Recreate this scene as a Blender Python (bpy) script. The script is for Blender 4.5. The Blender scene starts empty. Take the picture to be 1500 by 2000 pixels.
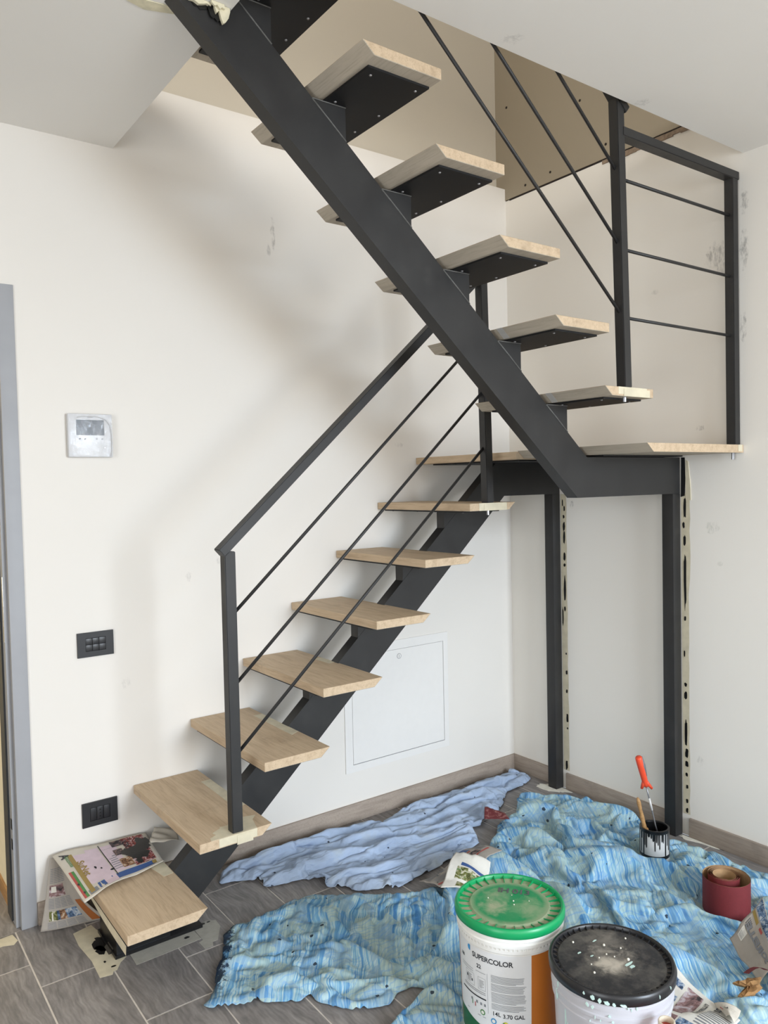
import bpy, bmesh, math, random, base64, zlib
import numpy as np
from mathutils import Vector, Matrix

# ------------------------------------------------------------------ camera, light, exposure
SC = bpy.context.scene
COL = SC.collection
F_PX, YAW, PITCH, ROLL = 1519.81, 0.631107, -0.036527, -0.021514
CAM = Vector((-2.87010, -2.83075, 1.48599))
cam_d = bpy.data.cameras.new('camera')
cam = bpy.data.objects.new('camera', cam_d)
COL.objects.link(cam)
SC.camera = cam
cam_d.sensor_fit = 'VERTICAL'
cam_d.sensor_height = 36.0
cam_d.lens = F_PX / 2000 * 36.0
cam_d.clip_start = 0.05
_f = Vector((math.sin(YAW) * math.cos(PITCH), math.cos(YAW) * math.cos(PITCH), math.sin(PITCH)))
_r = Vector((math.cos(YAW), -math.sin(YAW), 0))
_u = _r.cross(_f)
_r2 = math.cos(ROLL) * _r + math.sin(ROLL) * _u
_u2 = -math.sin(ROLL) * _r + math.cos(ROLL) * _u
cam.matrix_world = Matrix(((_r2.x, _u2.x, -_f.x, CAM.x), (_r2.y, _u2.y, -_f.y, CAM.y), (_r2.z, _u2.z, -_f.z, CAM.z), (0, 0, 0, 1)))

world = bpy.data.worlds.new('daylight')
SC.world = world
world.use_nodes = True
world.node_tree.nodes['Background'].inputs[0].default_value = (0.78, 0.88, 1.0, 1)
world.node_tree.nodes['Background'].inputs[1].default_value = 1.0

def area(name, loc, aim, sx, sy, power, color, spread=180):
    l = bpy.data.lights.new(name, 'AREA')
    l.shape = 'RECTANGLE'
    l.size, l.size_y, l.energy, l.color = sx, sy, power, color
    l.spread = math.radians(spread)
    o = bpy.data.objects.new(name, l)
    COL.objects.link(o)
    o.location = loc
    o.rotation_euler = (Vector(aim) - Vector(loc)).to_track_quat('-Z', 'Y').to_euler()
    return o

# daylight through the two windows behind the camera; added fill from the side and upstairs; the hall lamp
area('window_skylight', (-1.00, -5.45, 1.65), (-1.00, -3.0, 0.55), 1.4, 1.6, 72, (0.71, 0.84, 1.0), 110)
area('window_ground_light', (-1.00, -5.42, 1.10), (-1.5, -3.2, 2.7), 1.4, 0.7, 36, (1.0, 0.89, 0.72))
area('window_daylight', (-3.9, -5.45, 1.30), (-3.5, -3.0, 0.30), 1.7, 2.3, 16, (1.0, 0.96, 0.90), 120)
area('side_fill_light', (-5.15, -2.9, 1.35), (-2.0, -2.3, 0.9), 1.4, 2.1, 40, (0.93, 0.97, 1.0), 150)  # added fill from the left to brighten the right wall; no window known there
area('upstairs_fill_light', (-3.4, -3.6, 3.38), (-1.0, 0, 3.7), 1.4, 0.7, 80, (1.0, 0.985, 0.955))  # added fill for the stairwell walls; the upper floor has no opening
area('hall_lamp', (-3.0, 1.6, 2.4), (-2.8, 1.2, 0), 0.6, 0.6, 18, (1.0, 0.93, 0.82))

SC.view_settings.view_transform = 'Standard'
SC.view_settings.look = 'None'
SC.view_settings.gamma = 1.0
SC.view_settings.use_curve_mapping = False
SC.view_settings.exposure = 0.13

# ------------------------------------------------------------------ materials
def lin(c):
    return tuple((v / 255 / 12.92) if v / 255 <= 0.04045 else ((v / 255 + 0.055) / 1.055) ** 2.4 for v in c) + (1.0,)

class NT:
    """small node-tree builder"""
    def __init__(s, name):
        s.m = bpy.data.materials.new(name)
        s.m.use_nodes = True
        s.t = s.m.node_tree
        s.b = s.t.nodes['Principled BSDF']
        s.out = s.t.nodes['Material Output']
    def n(s, kind, **kw):
        nd = s.t.nodes.new(kind)
        for k, v in kw.items():
            setattr(nd, k, v)
        return nd
    def put(s, sock, v):
        if isinstance(v, bpy.types.NodeSocket):
            s.t.links.new(v, sock)
        else:
            sock.default_value = v
    def coord(s, which='Object'):
        return s.n('ShaderNodeTexCoord').outputs[which]
    def mapping(s, vec, scale=(1, 1, 1), rot=(0, 0, 0), loc=(0, 0, 0)):
        m = s.n('ShaderNodeMapping')
        s.put(m.inputs[0], vec)
        m.inputs['Scale'].default_value = scale
        m.inputs['Rotation'].default_value = rot
        m.inputs['Location'].default_value = loc
        return m.outputs[0]
    def noise(s, vec, scale, detail=3, rough=0.5, dist=0.0, out=0):
        n = s.n('ShaderNodeTexNoise')
        s.put(n.inputs['Vector'], vec)
        n.inputs['Scale'].default_value = scale
        n.inputs['Detail'].default_value = detail
        n.inputs['Roughness'].default_value = rough
        n.inputs['Distortion'].default_value = dist
        return n.outputs[out]
    def voronoi(s, vec, scale, feature='F1', out='Distance', rnd=1.0):
        n = s.n('ShaderNodeTexVoronoi', feature=feature)
        s.put(n.inputs['Vector'], vec)
        n.inputs['Scale'].default_value = scale
        n.inputs['Randomness'].default_value = rnd
        return n.outputs[out]
    def ramp(s, fac, stops, interp='LINEAR'):
        r = s.n('ShaderNodeValToRGB')
        s.put(r.inputs[0], fac)
        r.color_ramp.interpolation = interp
        e = r.color_ramp.elements
        while len(e) < len(stops):
            e.new(0.5)
        for el, (p, c) in zip(e, stops):
            el.position = p
            el.color = c if len(c) == 4 else tuple(c) + (1,)
        return r.outputs[0]
    def mask(s, fac, lo, hi):
        m = s.n('ShaderNodeMapRange')
        s.put(m.inputs[0], fac)
        m.inputs[1].default_value, m.inputs[2].default_value = lo, hi
        return m.outputs[0]
    def math(s, op, a, b=0.0):
        m = s.n('ShaderNodeMath', operation=op)
        s.put(m.inputs[0], a)
        s.put(m.inputs[1], b)
        return m.outputs[0]
    def mix(s, fac, a, b):
        m = s.n('ShaderNodeMix', data_type='RGBA')
        s.put(m.inputs[0], fac)
        s.put(m.inputs[6], a)
        s.put(m.inputs[7], b)
        return m.outputs[2]
    def vadd(s, a, b):
        m = s.n('ShaderNodeVectorMath', operation='ADD')
        s.put(m.inputs[0], a)
        s.put(m.inputs[1], b)
        return m.outputs[0]
    def vscale(s, a, f):
        m = s.n('ShaderNodeVectorMath', operation='SCALE')
        s.put(m.inputs[0], a)
        m.inputs['Scale'].default_value = f
        return m.outputs[0]
    def sep(s, vec):
        n = s.n('ShaderNodeSeparateXYZ')
        s.put(n.inputs[0], vec)
        return n.outputs
    def bump(s, h, strength=0.2, dist=0.002):
        b = s.n('ShaderNodeBump')
        s.put(b.inputs['Height'], h)
        b.inputs['Strength'].default_value = strength
        b.inputs['Distance'].default_value = dist
        s.put(s.b.inputs['Normal'], b.outputs[0])
    def done(s, color, rough=0.6, metal=0.0, spec=0.5):
        s.put(s.b.inputs['Base Color'], color)
        s.put(s.b.inputs['Roughness'], rough)
        s.b.inputs['Metallic'].default_value = metal
        s.b.inputs['Specular IOR Level'].default_value = spec
        return s.m
    def spot(s, axis_vec, centre, rx, ry, nz, ragged=0.6):
        """irregular blot round a point of a surface (axis_vec: 3-D coords)"""
        m = s.mapping(axis_vec, (1 / rx, 1 / rx, 1 / ry), (0, 0, 0), (-centre[0] / rx, -centre[1] / rx, -centre[2] / ry))
        l = s.n('ShaderNodeVectorMath', operation='LENGTH')
        s.put(l.inputs[0], m)
        d = s.math('ADD', l.outputs['Value'], s.math('MULTIPLY', s.math('SUBTRACT', nz, 0.5), ragged * 2))
        return s.mask(d, 1.0, 0.55)

def flat(name, rgb, rough=0.6, metal=0.0, spec=0.5, vary=0.06, scale=30, bump=0.0):
    k = NT(name)
    v = k.coord()
    n = k.noise(v, scale, 4)
    c = lin(rgb)
    lo = tuple(x * (1 - vary) for x in c[:3]) + (1,)
    hi = tuple(min(1, x * (1 + vary)) for x in c[:3]) + (1,)
    if bump:
        k.bump(n, bump, 0.001)
    return k.done(k.ramp(n, [(0.3, lo), (0.7, hi)]), rough, metal, spec)

def wall_paint(name, rgb, spots=()):
    k = NT(name)
    g = k.n('ShaderNodeNewGeometry').outputs['Position']
    n = k.noise(g, 1.4, 3)
    c = lin(rgb)
    col = k.ramp(n, [(0.3, tuple(x * 0.975 for x in c[:3])), (0.7, c)])
    fine = k.noise(g, 260, 2)
    rag = k.noise(g, 45, 5, 0.65)
    streak = k.noise(k.mapping(g, (1, 1, 0.35), (0.5, 0, 0)), 75, 4, 0.7)
    for (p, rx, ry, dark, tone) in spots:
        col = k.mix(k.math('MULTIPLY', k.math('MULTIPLY', k.spot(g, p, rx, ry, rag, 1.0), k.mask(streak, 0.40, 0.62)), dark * 0.8), col, lin(tone))
    k.bump(fine, 0.08, 0.001)
    return k.done(col, 0.85, 0, 0.25)

DK = (70, 66, 62)
GR = (150, 152, 135)
M = {}
M['wall'] = wall_paint('white wall paint', (230, 225, 217), [
    ((-1.33, 0, 2.50), 0.012, 0.07, 0.5, DK), ((-1.35, 0, 2.44), 0.01, 0.03, 0.35, DK), ((-1.73, 0, 1.15), 0.012, 0.02, 0.4, DK),
    ((-1.60, 0, 1.20), 0.02, 0.014, 0.25, DK), ((-1.98, 0, 0.78), 0.02, 0.02, 0.2, DK), ((-0.71, 0, 1.66), 0.03, 0.012, 0.3, DK)])
M['wall_r'] = wall_paint('white wall paint right', (238, 233, 224), [
    ((0, -1.247, 2.52), 0.016, 0.05, 0.6, DK), ((0, -1.245, 2.34), 0.018, 0.08, 0.55, DK), ((0, -1.24, 2.05), 0.014, 0.06, 0.6, DK),
    ((0, -1.135, 2.345), 0.05, 0.05, 0.55, DK), ((0, -1.16, 2.29), 0.03, 0.03, 0.35, DK), ((0, -0.86, 2.26), 0.02, 0.012, 0.3, DK), ((0, -0.70, 2.28), 0.03, 0.01, 0.25, DK),
    ((0, -1.107, 1.284), 0.03, 0.025, 0.5, GR), ((0, -1.06, 1.68), 0.02, 0.012, 0.5, DK), ((0, -0.27, 1.69), 0.03, 0.01, 0.35, DK),
    ((0, -1.14, 1.14), 0.012, 0.01, 0.35, GR), ((0, -0.40, 1.37), 0.012, 0.02, 0.5, DK), ((0, -1.05, 0.33), 0.02, 0.02, 0.25, DK)])
M['ceiling'] = wall_paint('white ceiling paint', (236, 233, 227), [((-1.27, -1.29, 2.7), 0.03, 0.03, 0.25, DK), ((-0.66, -1.27, 2.7), 0.03, 0.03, 0.3, DK)])
M['board'] = wall_paint('raw tan plasterboard', (156, 145, 126))
M['wall_far'] = wall_paint('darkened unseen wall', (176, 158, 136))  # unseen walls, toned darker and warmer to cut the light they bounce back
M['wall_raw'] = wall_paint('unpainted skim coat', (200, 192, 177))
M['gap'] = flat('dark gap', (38, 30, 25), 0.9)
M['rough_edge'] = flat('rough board edge', (140, 122, 104), 0.95, vary=0.25, scale=60, bump=0.6)
M['plaster'] = flat('filler plaster', (225, 220, 205), 0.9, vary=0.1, scale=40, bump=0.5)
M['foam'] = flat('pale filler foam', (214, 206, 178), 0.9, vary=0.12, scale=50, bump=0.6)

def steel():
    k = NT('anthracite painted steel')
    v = k.n('ShaderNodeNewGeometry').outputs['Position']
    n = k.noise(v, 9, 5, 0.6)
    col = k.ramp(n, [(0.3, lin((37, 36, 36))), (0.6, lin((43, 42, 41))), (0.8, lin((53, 51, 49)))])
    k.bump(k.noise(v, 300, 2), 0.12, 0.0006)
    return k.done(col, k.ramp(n, [(0.3, (0.42,) * 3), (0.8, (0.58,) * 3)]), 0.0, 0.45)
M['steel'] = steel()
M['weld'] = flat('rubbed grey weld', (96, 95, 92), 0.5, vary=0.2, scale=90)
M['black'] = flat('wet black paint', (17, 17, 18), 0.3, spec=0.5)
M['plate'] = flat('black steel plate', (27, 27, 28), 0.6, spec=0.3)

def wood(name, a, b, c, rough=0.62, along=(26, 2.2, 26)):
    k = NT(name)
    v = k.coord('Object')
    rnd = k.n('ShaderNodeObjectInfo').outputs['Random']
    off = k.n('ShaderNodeCombineXYZ')
    k.put(off.inputs[0], k.math('MULTIPLY', rnd, 17.0))
    k.put(off.inputs[1], k.math('MULTIPLY', rnd, 31.0))
    p = k.vadd(v, off.outputs[0])
    warp = k.vadd(p, k.vscale(k.noise(p, 5, 2, out=1), 0.05))
    g = k.noise(k.mapping(warp, along), 2.2, 6, 0.6)
    fine = k.noise(k.mapping(p, (220, 7, 220)), 1.0, 3, 0.6)
    col = k.ramp(g, [(0.28, lin(c)), (0.48, lin(b)), (0.75, lin(a))])
    col = k.mix(k.mask(fine, 0.52, 0.75), col, lin(c))
    dirt = k.noise(p, 7, 5, 0.65)
    col = k.mix(k.math('MULTIPLY', k.mask(dirt, 0.60, 0.78), 0.35), col, lin(tuple(x * 0.68 for x in c)))
    k.bump(g, 0.1, 0.001)
    return k.done(col, rough, 0, 0.3)
M['oak'] = wood('sanded oak', (206, 184, 155), (196, 173, 144), (176, 153, 125))
M['oak_grey'] = wood('greyer oak', (188, 177, 160), (180, 169, 152), (164, 153, 137))  # greyer oak for the undersides and undercut backs of the boards
M['base_wood'] = wood('taupe wood look skirting', (178, 164, 150), (166, 152, 139), (148, 135, 123), 0.55)
M['base_wood_x'] = wood('taupe wood look skirting lengthwise', (178, 164, 150), (166, 152, 139), (148, 135, 123), 0.55, (2.2, 26, 26))
M['handle_wood'] = wood('worn brush handle wood', (190, 150, 100), (172, 132, 86), (140, 104, 66), 0.5)

def tiles():
    k = NT('grey wood look floor tile')
    v = k.coord('Object')
    rnd = k.n('ShaderNodeObjectInfo').outputs['Random']
    off = k.n('ShaderNodeCombineXYZ')
    k.put(off.inputs[0], k.math('MULTIPLY', rnd, 23.0))
    k.put(off.inputs[1], k.math('MULTIPLY', rnd, 41.0))
    p = k.vadd(v, off.outputs[0])
    warp = k.vadd(p, k.vscale(k.noise(p, 3.5, 3, out=1), 0.10))
    g = k.noise(k.mapping(warp, (13, 2.4, 1)), 4.0, 7, 0.62)
    w = k.n('ShaderNodeTexWave', wave_type='BANDS', bands_direction='X')
    k.put(w.inputs[0], k.mapping(warp, (1, 0.25, 1)))
    w.inputs['Scale'].default_value = 26
    w.inputs['Distortion'].default_value = 9
    w.inputs['Detail'].default_value = 4
    w.inputs['Detail Scale'].default_value = 0.8
    gg = k.math('ADD', k.math('MULTIPLY', g, 0.72), k.math('ADD', k.math('MULTIPLY', w.outputs['Fac'], 0.05), k.math('MULTIPLY', k.noise(k.mapping(warp, (6, 1.5, 1)), 1.6, 3), 0.26)))
    col = k.ramp(gg, [(0.30, lin((94, 91, 89))), (0.50, lin((127, 122, 119))), (0.70, lin((158, 152, 147)))])
    br = k.n('ShaderNodeHueSaturation')
    k.put(br.inputs['Color'], col)
    k.put(br.inputs['Value'], k.math('ADD', k.math('MULTIPLY', rnd, 0.16), 0.92))
    dust = k.noise(k.n('ShaderNodeNewGeometry').outputs['Position'], 2.2, 5, 0.6)
    c2 = k.mix(k.math('MULTIPLY', k.mask(dust, 0.5, 0.8), 0.22), br.outputs[0], lin((165, 156, 146)))
    k.bump(gg, 0.15, 0.001)
    return k.done(c2, 0.5, 0, 0.4)
M['tile'] = tiles()
M['grout'] = flat('pale grey grout', (204, 196, 186), 0.9, vary=0.1, scale=25)
M['frame_grey'] = flat('grey primed door frame', (160, 161, 164), 0.5, vary=0.05, scale=6)
M['gasket'] = flat('dark grey door leaf edge', (52, 55, 58), 0.5, vary=0.1)
M['chrome'] = flat('chrome strike plate', (190, 190, 190), 0.2, 1.0)
M['hall'] = flat('cream hall wall', (238, 228, 200), 0.8, vary=0.03)
M['tape'] = flat('cream masking tape', (208, 198, 172), 0.75, vary=0.1, scale=25)
M['tape_grey'] = flat('greyish masking tape', (168, 164, 153), 0.75, vary=0.1, scale=35)
M['panel_white'] = flat('white lacquered hatch', (231, 228, 223), 0.45, vary=0.01)
M['dark_line'] = flat('shadow gap line', (120, 122, 126), 0.8)
M['plastic_black'] = flat('matt black plastic', (27, 27, 29), 0.45, vary=0.05)
M['plastic_black2'] = flat('satin black plastic', (33, 33, 35), 0.35, vary=0.05)
M['hole'] = flat('socket hole', (8, 8, 8), 0.8)
M['white_gloss'] = flat('glossy white plastic', (206, 206, 207), 0.3, vary=0.01)
M['screen'] = flat('dark display glass', (62, 61, 60), 0.3, vary=0.03)
M['grey_print'] = flat('grey key symbol', (150, 150, 152), 0.5)

def film():
    k = NT('clear wrinkled protective film')
    v = k.coord()
    k.t.nodes.remove(k.b)
    tr = k.n('ShaderNodeBsdfTransparent')
    gl = k.n('ShaderNodeBsdfGlossy')
    gl.inputs['Roughness'].default_value = 0.12
    b = k.n('ShaderNodeBump')
    k.put(b.inputs['Height'], k.noise(k.mapping(v, (1, 1, 0.5)), 45, 4, 0.6, 1.5))
    b.inputs['Strength'].default_value = 0.9
    b.inputs['Distance'].default_value = 0.006
    k.put(gl.inputs['Normal'], b.outputs[0])
    mx = k.n('ShaderNodeMixShader')
    mx.inputs[0].default_value = 0.055
    k.put(mx.inputs[1], tr.outputs[0])
    k.put(mx.inputs[2], gl.outputs[0])
    k.put(k.out.inputs[0], mx.outputs[0])
    return k.m
M['film'] = film()

def dusty(name, base, dust, rough, zone, amount):
    """plastic lid with plaster dust lying in irregular patches (zone: list of spots in object coords)"""
    k = NT(name)
    v = k.coord()
    rag = k.noise(v, 26, 6, 0.65, 0.5)
    col = k.mix(k.math('MULTIPLY', k.mask(k.noise(v, 14, 6, 0.7), 0.42, 0.75), amount), lin(base), lin(dust))
    r = k.n('ShaderNodeVectorMath', operation='LENGTH')
    k.put(r.inputs[0], k.mapping(v, (1, 1, 0)))
    for (p, rx, st) in zone:
        m = k.mapping(v, (1 / rx, 1 / rx, 0), (0, 0, 0), (-p[0] / rx, -p[1] / rx, 0))
        l = k.n('ShaderNodeVectorMath', operation='LENGTH')
        k.put(l.inputs[0], m)
        d = k.math('ADD', l.outputs['Value'], k.math('MULTIPLY', k.math('SUBTRACT', rag, 0.5), 2.6))
        col = k.mix(k.math('MULTIPLY', k.mask(d, 1.1, 0.1), st), col, lin(dust))
    return k, v, r.outputs['Value'], rag, col
k, v, rad, rag, col = dusty('green plastic lid', (14, 140, 84), (178, 176, 146), 0.4, [((-0.05, 0.01), 0.04, 0.8), ((0.0, 0.045), 0.045, 0.55), ((0.02, -0.06), 0.06, 0.5)], 0.12)
ring = k.math('MULTIPLY', k.mask(rad, 0.088, 0.112), k.mask(rad, 0.1395, 0.137))
col = k.mix(k.math('MULTIPLY', ring, k.mask(rag, 0.2, 0.5)), col, lin((172, 172, 142)))
M['lid_green'] = k.done(col, 0.42, 0, 0.4)
M['green'] = flat('green plastic', (14, 150, 88), 0.35, vary=0.04)
k, v, rad, rag, col = dusty('black plastic lid', (42, 42, 44), (196, 186, 170), 0.45, [((-0.004, -0.004), 0.055, 0.5), ((-0.018, -0.012), 0.034, 0.75), ((0.05, 0.05), 0.06, 0.22)], 0.22)
M['lid_black'] = k.done(col, 0.45, 0, 0.4)
M['lid_rim_black'] = flat('black plastic rim', (34, 34, 36), 0.35, vary=0.15, scale=20)
M['pail_white'] = flat('white pail plastic', (232, 230, 224), 0.4, vary=0.03)
M['pail_grey'] = flat('greyish translucent pail plastic', (190, 189, 194), 0.35, vary=0.05, scale=8)
M['label_white'] = flat('white printed label', (222, 222, 221), 0.45, vary=0.015)
M['label_orange'] = flat('orange printed label', (188, 108, 34), 0.45, vary=0.04, scale=8)
M['label_green'] = flat('dark green label band', (20, 92, 50), 0.45, vary=0.03)
M['ink'] = flat('black print ink', (36, 37, 42), 0.6)
M['ink_grey'] = flat('grey print ink', (128, 130, 134), 0.6)
M['ink_mid'] = flat('mid grey print ink', (92, 92, 94), 0.6)
M['ink_blue'] = flat('blue print ink', (58, 142, 196), 0.6)
M['ink_red'] = flat('red print ink', (176, 74, 66), 0.6)
M['ink_green'] = flat('green print ink', (72, 128, 66), 0.6)
M['ink_gold'] = flat('ochre print ink', (150, 126, 66), 0.6)
M['ink_navy'] = flat('navy print ink', (52, 84, 140), 0.6)
M['ink_pink'] = flat('pale mauve print', (208, 188, 196), 0.7)
M['ink_orange'] = flat('rust orange print', (160, 92, 40), 0.7)
M['mint'] = flat('pale mint dried paint', (196, 222, 214), 0.5, vary=0.05)

def photo(name, a, b, c, scale=60):
    k = NT(name)
    n = k.noise(k.coord(), scale, 4, 0.6, 1.0)
    return k.done(k.ramp(n, [(0.35, lin(a)), (0.5, lin(b)), (0.62, lin(c))]), 0.7, 0, 0.2)
M['photo_dark'] = photo('dark newsprint photo', (40, 38, 40), (86, 78, 80), (150, 120, 110))
M['photo_warm'] = photo('warm newsprint photo', (70, 52, 44), (150, 110, 80), (206, 190, 168))
M['photo_green'] = photo('greenish newsprint photo', (60, 66, 36), (120, 122, 70), (200, 196, 176))
M['photo_blue'] = photo('bluish newsprint photo', (52, 64, 86), (104, 130, 162), (190, 196, 200))
M['photo_mauve'] = photo('mauve newsprint photo', (66, 60, 62), (150, 118, 116), (196, 186, 190), 30)
M['headline'] = photo('coloured headline print', (50, 50, 60), (150, 66, 56), (206, 190, 190), 90)

def newsprint(name, rgb):
    k = NT(name)
    v = k.coord('UV')
    w = k.noise(k.mapping(v, (22, 220, 1)), 1.0, 2)
    c = lin(rgb)
    t = k.noise(v, 6, 3)
    col = k.ramp(t, [(0.3, tuple(x * 0.93 for x in c[:3])), (0.7, c)])
    k.bump(k.noise(v, 12, 3), 0.3, 0.004)
    return k.done(col, 0.8, 0, 0.15)
M['news'] = newsprint('cream newsprint', (206, 198, 184))
M['news_grey'] = newsprint('grey newsprint', (176, 168, 158))
M['flyer'] = newsprint('white flyer paper', (226, 222, 212))
M['tin_white'] = flat('white tin label', (206, 204, 200), 0.4, vary=0.06)
M['red_abrasive'] = flat('dark red abrasive', (112, 34, 38), 0.75, vary=0.08, scale=200)
M['red_worn'] = photo('worn dark red abrasive', (98, 44, 46), (108, 52, 54), (150, 104, 98), 34)
M['paper_brown'] = flat('brown paper backing', (176, 142, 102), 0.75, vary=0.12, scale=40)
M['roller_orange'] = flat('orange handle plastic', (226, 78, 46), 0.35)
M['roller_grey'] = flat('grey soft handle grip', (112, 108, 112), 0.6)
M['wire'] = flat('zinc wire', (150, 150, 152), 0.35, 0.8)
M['bristle'] = flat('black soaked bristles', (20, 19, 19), 0.5)
M['yellow'] = flat('yellow cap plastic', (214, 204, 70), 0.4)
M['navy'] = flat('navy can paint', (38, 42, 84), 0.35)
M['orange_tube'] = flat('orange red tube', (222, 78, 34), 0.4)
M['cream_rim'] = flat('cream rim', (214, 200, 178), 0.5)
M['rag_brown'] = flat('brown crumpled paper', (150, 112, 68), 0.8, vary=0.25, scale=40)

def blue_cloth():
    k = NT('blue patterned cotton sheet')
    uv = k.coord('UV')
    g = k.coord('Object')
    w = k.vadd(uv, k.vscale(k.noise(uv, 9, 3, out=1), 0.028))
    r = k.mapping(w, (1, 1, 1), (0, 0, math.radians(50)))
    st = k.noise(k.mapping(r, (40, 2.0, 1)), 1.0, 3, 0.62)
    fine = k.noise(k.mapping(r, (150, 5, 1)), 1.0, 2, 0.6)
    ss = k.math('ADD', k.math('MULTIPLY', st, 0.70), k.math('MULTIPLY', fine, 0.30))
    col = k.ramp(ss, [(0.36, lin((72, 124, 174))), (0.43, lin((106, 155, 189))), (0.475, lin((138, 179, 198))), (0.51, lin((188, 208, 208))), (0.55, lin((136, 177, 196))), (0.60, lin((80, 133, 182))), (0.66, lin((162, 194, 196)))])
    # printed patches of pale green and of deeper blue
    pt = k.voronoi(k.vadd(uv, k.vscale(k.noise(uv, 14, 2, out=1), 0.06)), 13.5, out='Color')
    s1 = k.sep(pt)
    col = k.mix(k.math('MULTIPLY', k.mask(s1[0], 0.50, 0.62), 0.58), col, lin((174, 192, 180)))
    col = k.mix(k.math('MULTIPLY', k.mask(s1[1], 0.66, 0.80), 0.32), col, lin((92, 140, 192)))
    # scroll lines
    wv = k.n('ShaderNodeTexWave', wave_type='RINGS')
    k.put(wv.inputs[0], k.vadd(k.mapping(uv, (1, 1, 1)), k.vscale(k.noise(uv, 7, 2, out=1), 0.22)))
    wv.inputs['Scale'].default_value = 14
    wv.inputs['Distortion'].default_value = 7
    wv.inputs['Detail'].default_value = 3
    col = k.mix(k.math('MULTIPLY', k.mask(wv.outputs['Fac'], 0.80, 0.95), 0.35), col, lin((92, 146, 204)))
    # splashes of black paint
    vd = k.n('ShaderNodeTexVoronoi')
    k.put(vd.inputs['Vector'], k.vadd(uv, k.vscale(k.noise(uv, 60, 2, out=1), 0.012)))
    vd.inputs['Scale'].default_value = 19
    few = k.mask(k.sep(vd.outputs['Color'])[0], 0.60, 0.62)
    big = k.math('MULTIPLY', k.math('LESS_THAN', vd.outputs['Distance'], 0.13), few)
    col = k.mix(k.math('MULTIPLY', big, 0.9), col, lin((32, 36, 50)))
    # the left hem was dragged through paint
    px = k.sep(g)
    edge = k.math('ADD', k.math('ADD', k.math('MULTIPLY', px[0], 0.855), k.math('MULTIPLY', px[1], -0.519)), k.math('MULTIPLY', k.noise(g, 55, 5, 0.75), -0.16))
    ed = k.math('MULTIPLY', k.mask(edge, -1.374, -1.386), k.mask(px[1], -0.78, -0.70))
    col = k.mix(k.math('MULTIPLY', ed, 0.92), col, lin((30, 38, 58)))
    k.bump(k.math('ABSOLUTE', k.math('SUBTRACT', k.noise(k.vadd(uv, k.vscale(k.noise(uv, 6, 2, out=1), 0.12)), 16, 4, 0.5), 0.5)), 0.22, 0.030)
    m = k.done(col, 0.9, 0, 0.1)
    return m
M['blue_cloth'] = blue_cloth()

def pale_cloth():
    k = NT('pale blue cotton sheet')
    uv = k.coord('UV')
    n = k.noise(uv, 7, 5, 0.6)
    col = k.ramp(n, [(0.3, lin((154, 169, 190))), (0.55, lin((168, 184, 207))), (0.75, lin((176, 186, 194)))])
    vd = k.n('ShaderNodeTexVoronoi')
    k.put(vd.inputs['Vector'], k.vadd(uv, k.vscale(k.noise(uv, 60, 2, out=1), 0.015)))
    vd.inputs['Scale'].default_value = 22
    few = k.mask(k.sep(vd.outputs['Color'])[0], 0.80, 0.82)
    big = k.math('MULTIPLY', k.math('LESS_THAN', vd.outputs['Distance'], 0.13), few)
    col = k.mix(k.math('MULTIPLY', big, 0.9), col, lin((40, 44, 58)))
    k.bump(k.math('ABSOLUTE', k.math('SUBTRACT', k.noise(k.mapping(k.vadd(uv, k.vscale(k.noise(uv, 6, 2, out=1), 0.10)), (0.5, 1.3, 1)), 18, 4, 0.5), 0.5)), 0.55, 0.030)
    return k.done(col, 0.9, 0, 0.1)
M['pale_cloth'] = pale_cloth()

# ------------------------------------------------------------------ building helpers
def link(o, parent=None):
    COL.objects.link(o)
    if parent is not None:
        o.parent = parent
    return o

def finish(name, bm, mats, parent=None, smooth=False, normals=True):
    if normals:
        bmesh.ops.recalc_face_normals(bm, faces=bm.faces)
    me = bpy.data.meshes.new(name)
    bm.to_mesh(me)
    bm.free()
    for m in (mats if isinstance(mats, (list, tuple)) else [mats]):
        me.materials.append(M[m])
    if smooth:
        me.polygons.foreach_set('use_smooth', [True] * len(me.polygons))
        if smooth is not True:
            try:
                me.set_sharp_from_angle(angle=math.radians(smooth))
            except Exception:
                pass
    return link(bpy.data.objects.new(name, me), parent)

def tag(o, label, cat, group=None):
    o['label'] = label
    o['category'] = cat
    if group:
        o['group'] = group
    return o

def thing(name, label, cat, loc=(0, 0, 0), group=None):
    o = link(bpy.data.objects.new(name, None))
    o.empty_display_size = 0.05
    o.location = loc
    return tag(o, label, cat, group)

def under(o, parent):
    """parent o (built in world metres) under a thing standing at its own base"""
    o.parent = parent
    p, off = parent, Vector((0, 0, 0))
    while p is not None:
        off = off + p.location
        p = p.parent
    o.location = o.location - off
    return o

def struct(o):
    o['kind'] = 'structure'
    return o

def box(bm, x0, x1, y0, y1, z0, z1, mi=0, bevel=0.0):
    r = bmesh.ops.create_cube(bm, size=1.0, matrix=Matrix.Translation(((x0 + x1) / 2, (y0 + y1) / 2, (z0 + z1) / 2)) @ Matrix.Diagonal((abs(x1 - x0), abs(y1 - y0), abs(z1 - z0), 1)))
    fs = {f for v in r['verts'] for f in v.link_faces}
    for f in fs:
        f.material_index = mi
    if bevel:
        es = list({e for f in fs for e in f.edges})
        bmesh.ops.bevel(bm, geom=es, offset=bevel, segments=2, affect='EDGES', profile=0.6)
    return bm

def boxo(name, b, mat, parent=None, bevel=0.0):
    bm = bmesh.new()
    box(bm, *b, bevel=bevel)
    o = finish(name, bm, mat, None, 40 if bevel else False)
    if parent is not None:
        under(o, parent)
    return o

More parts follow.
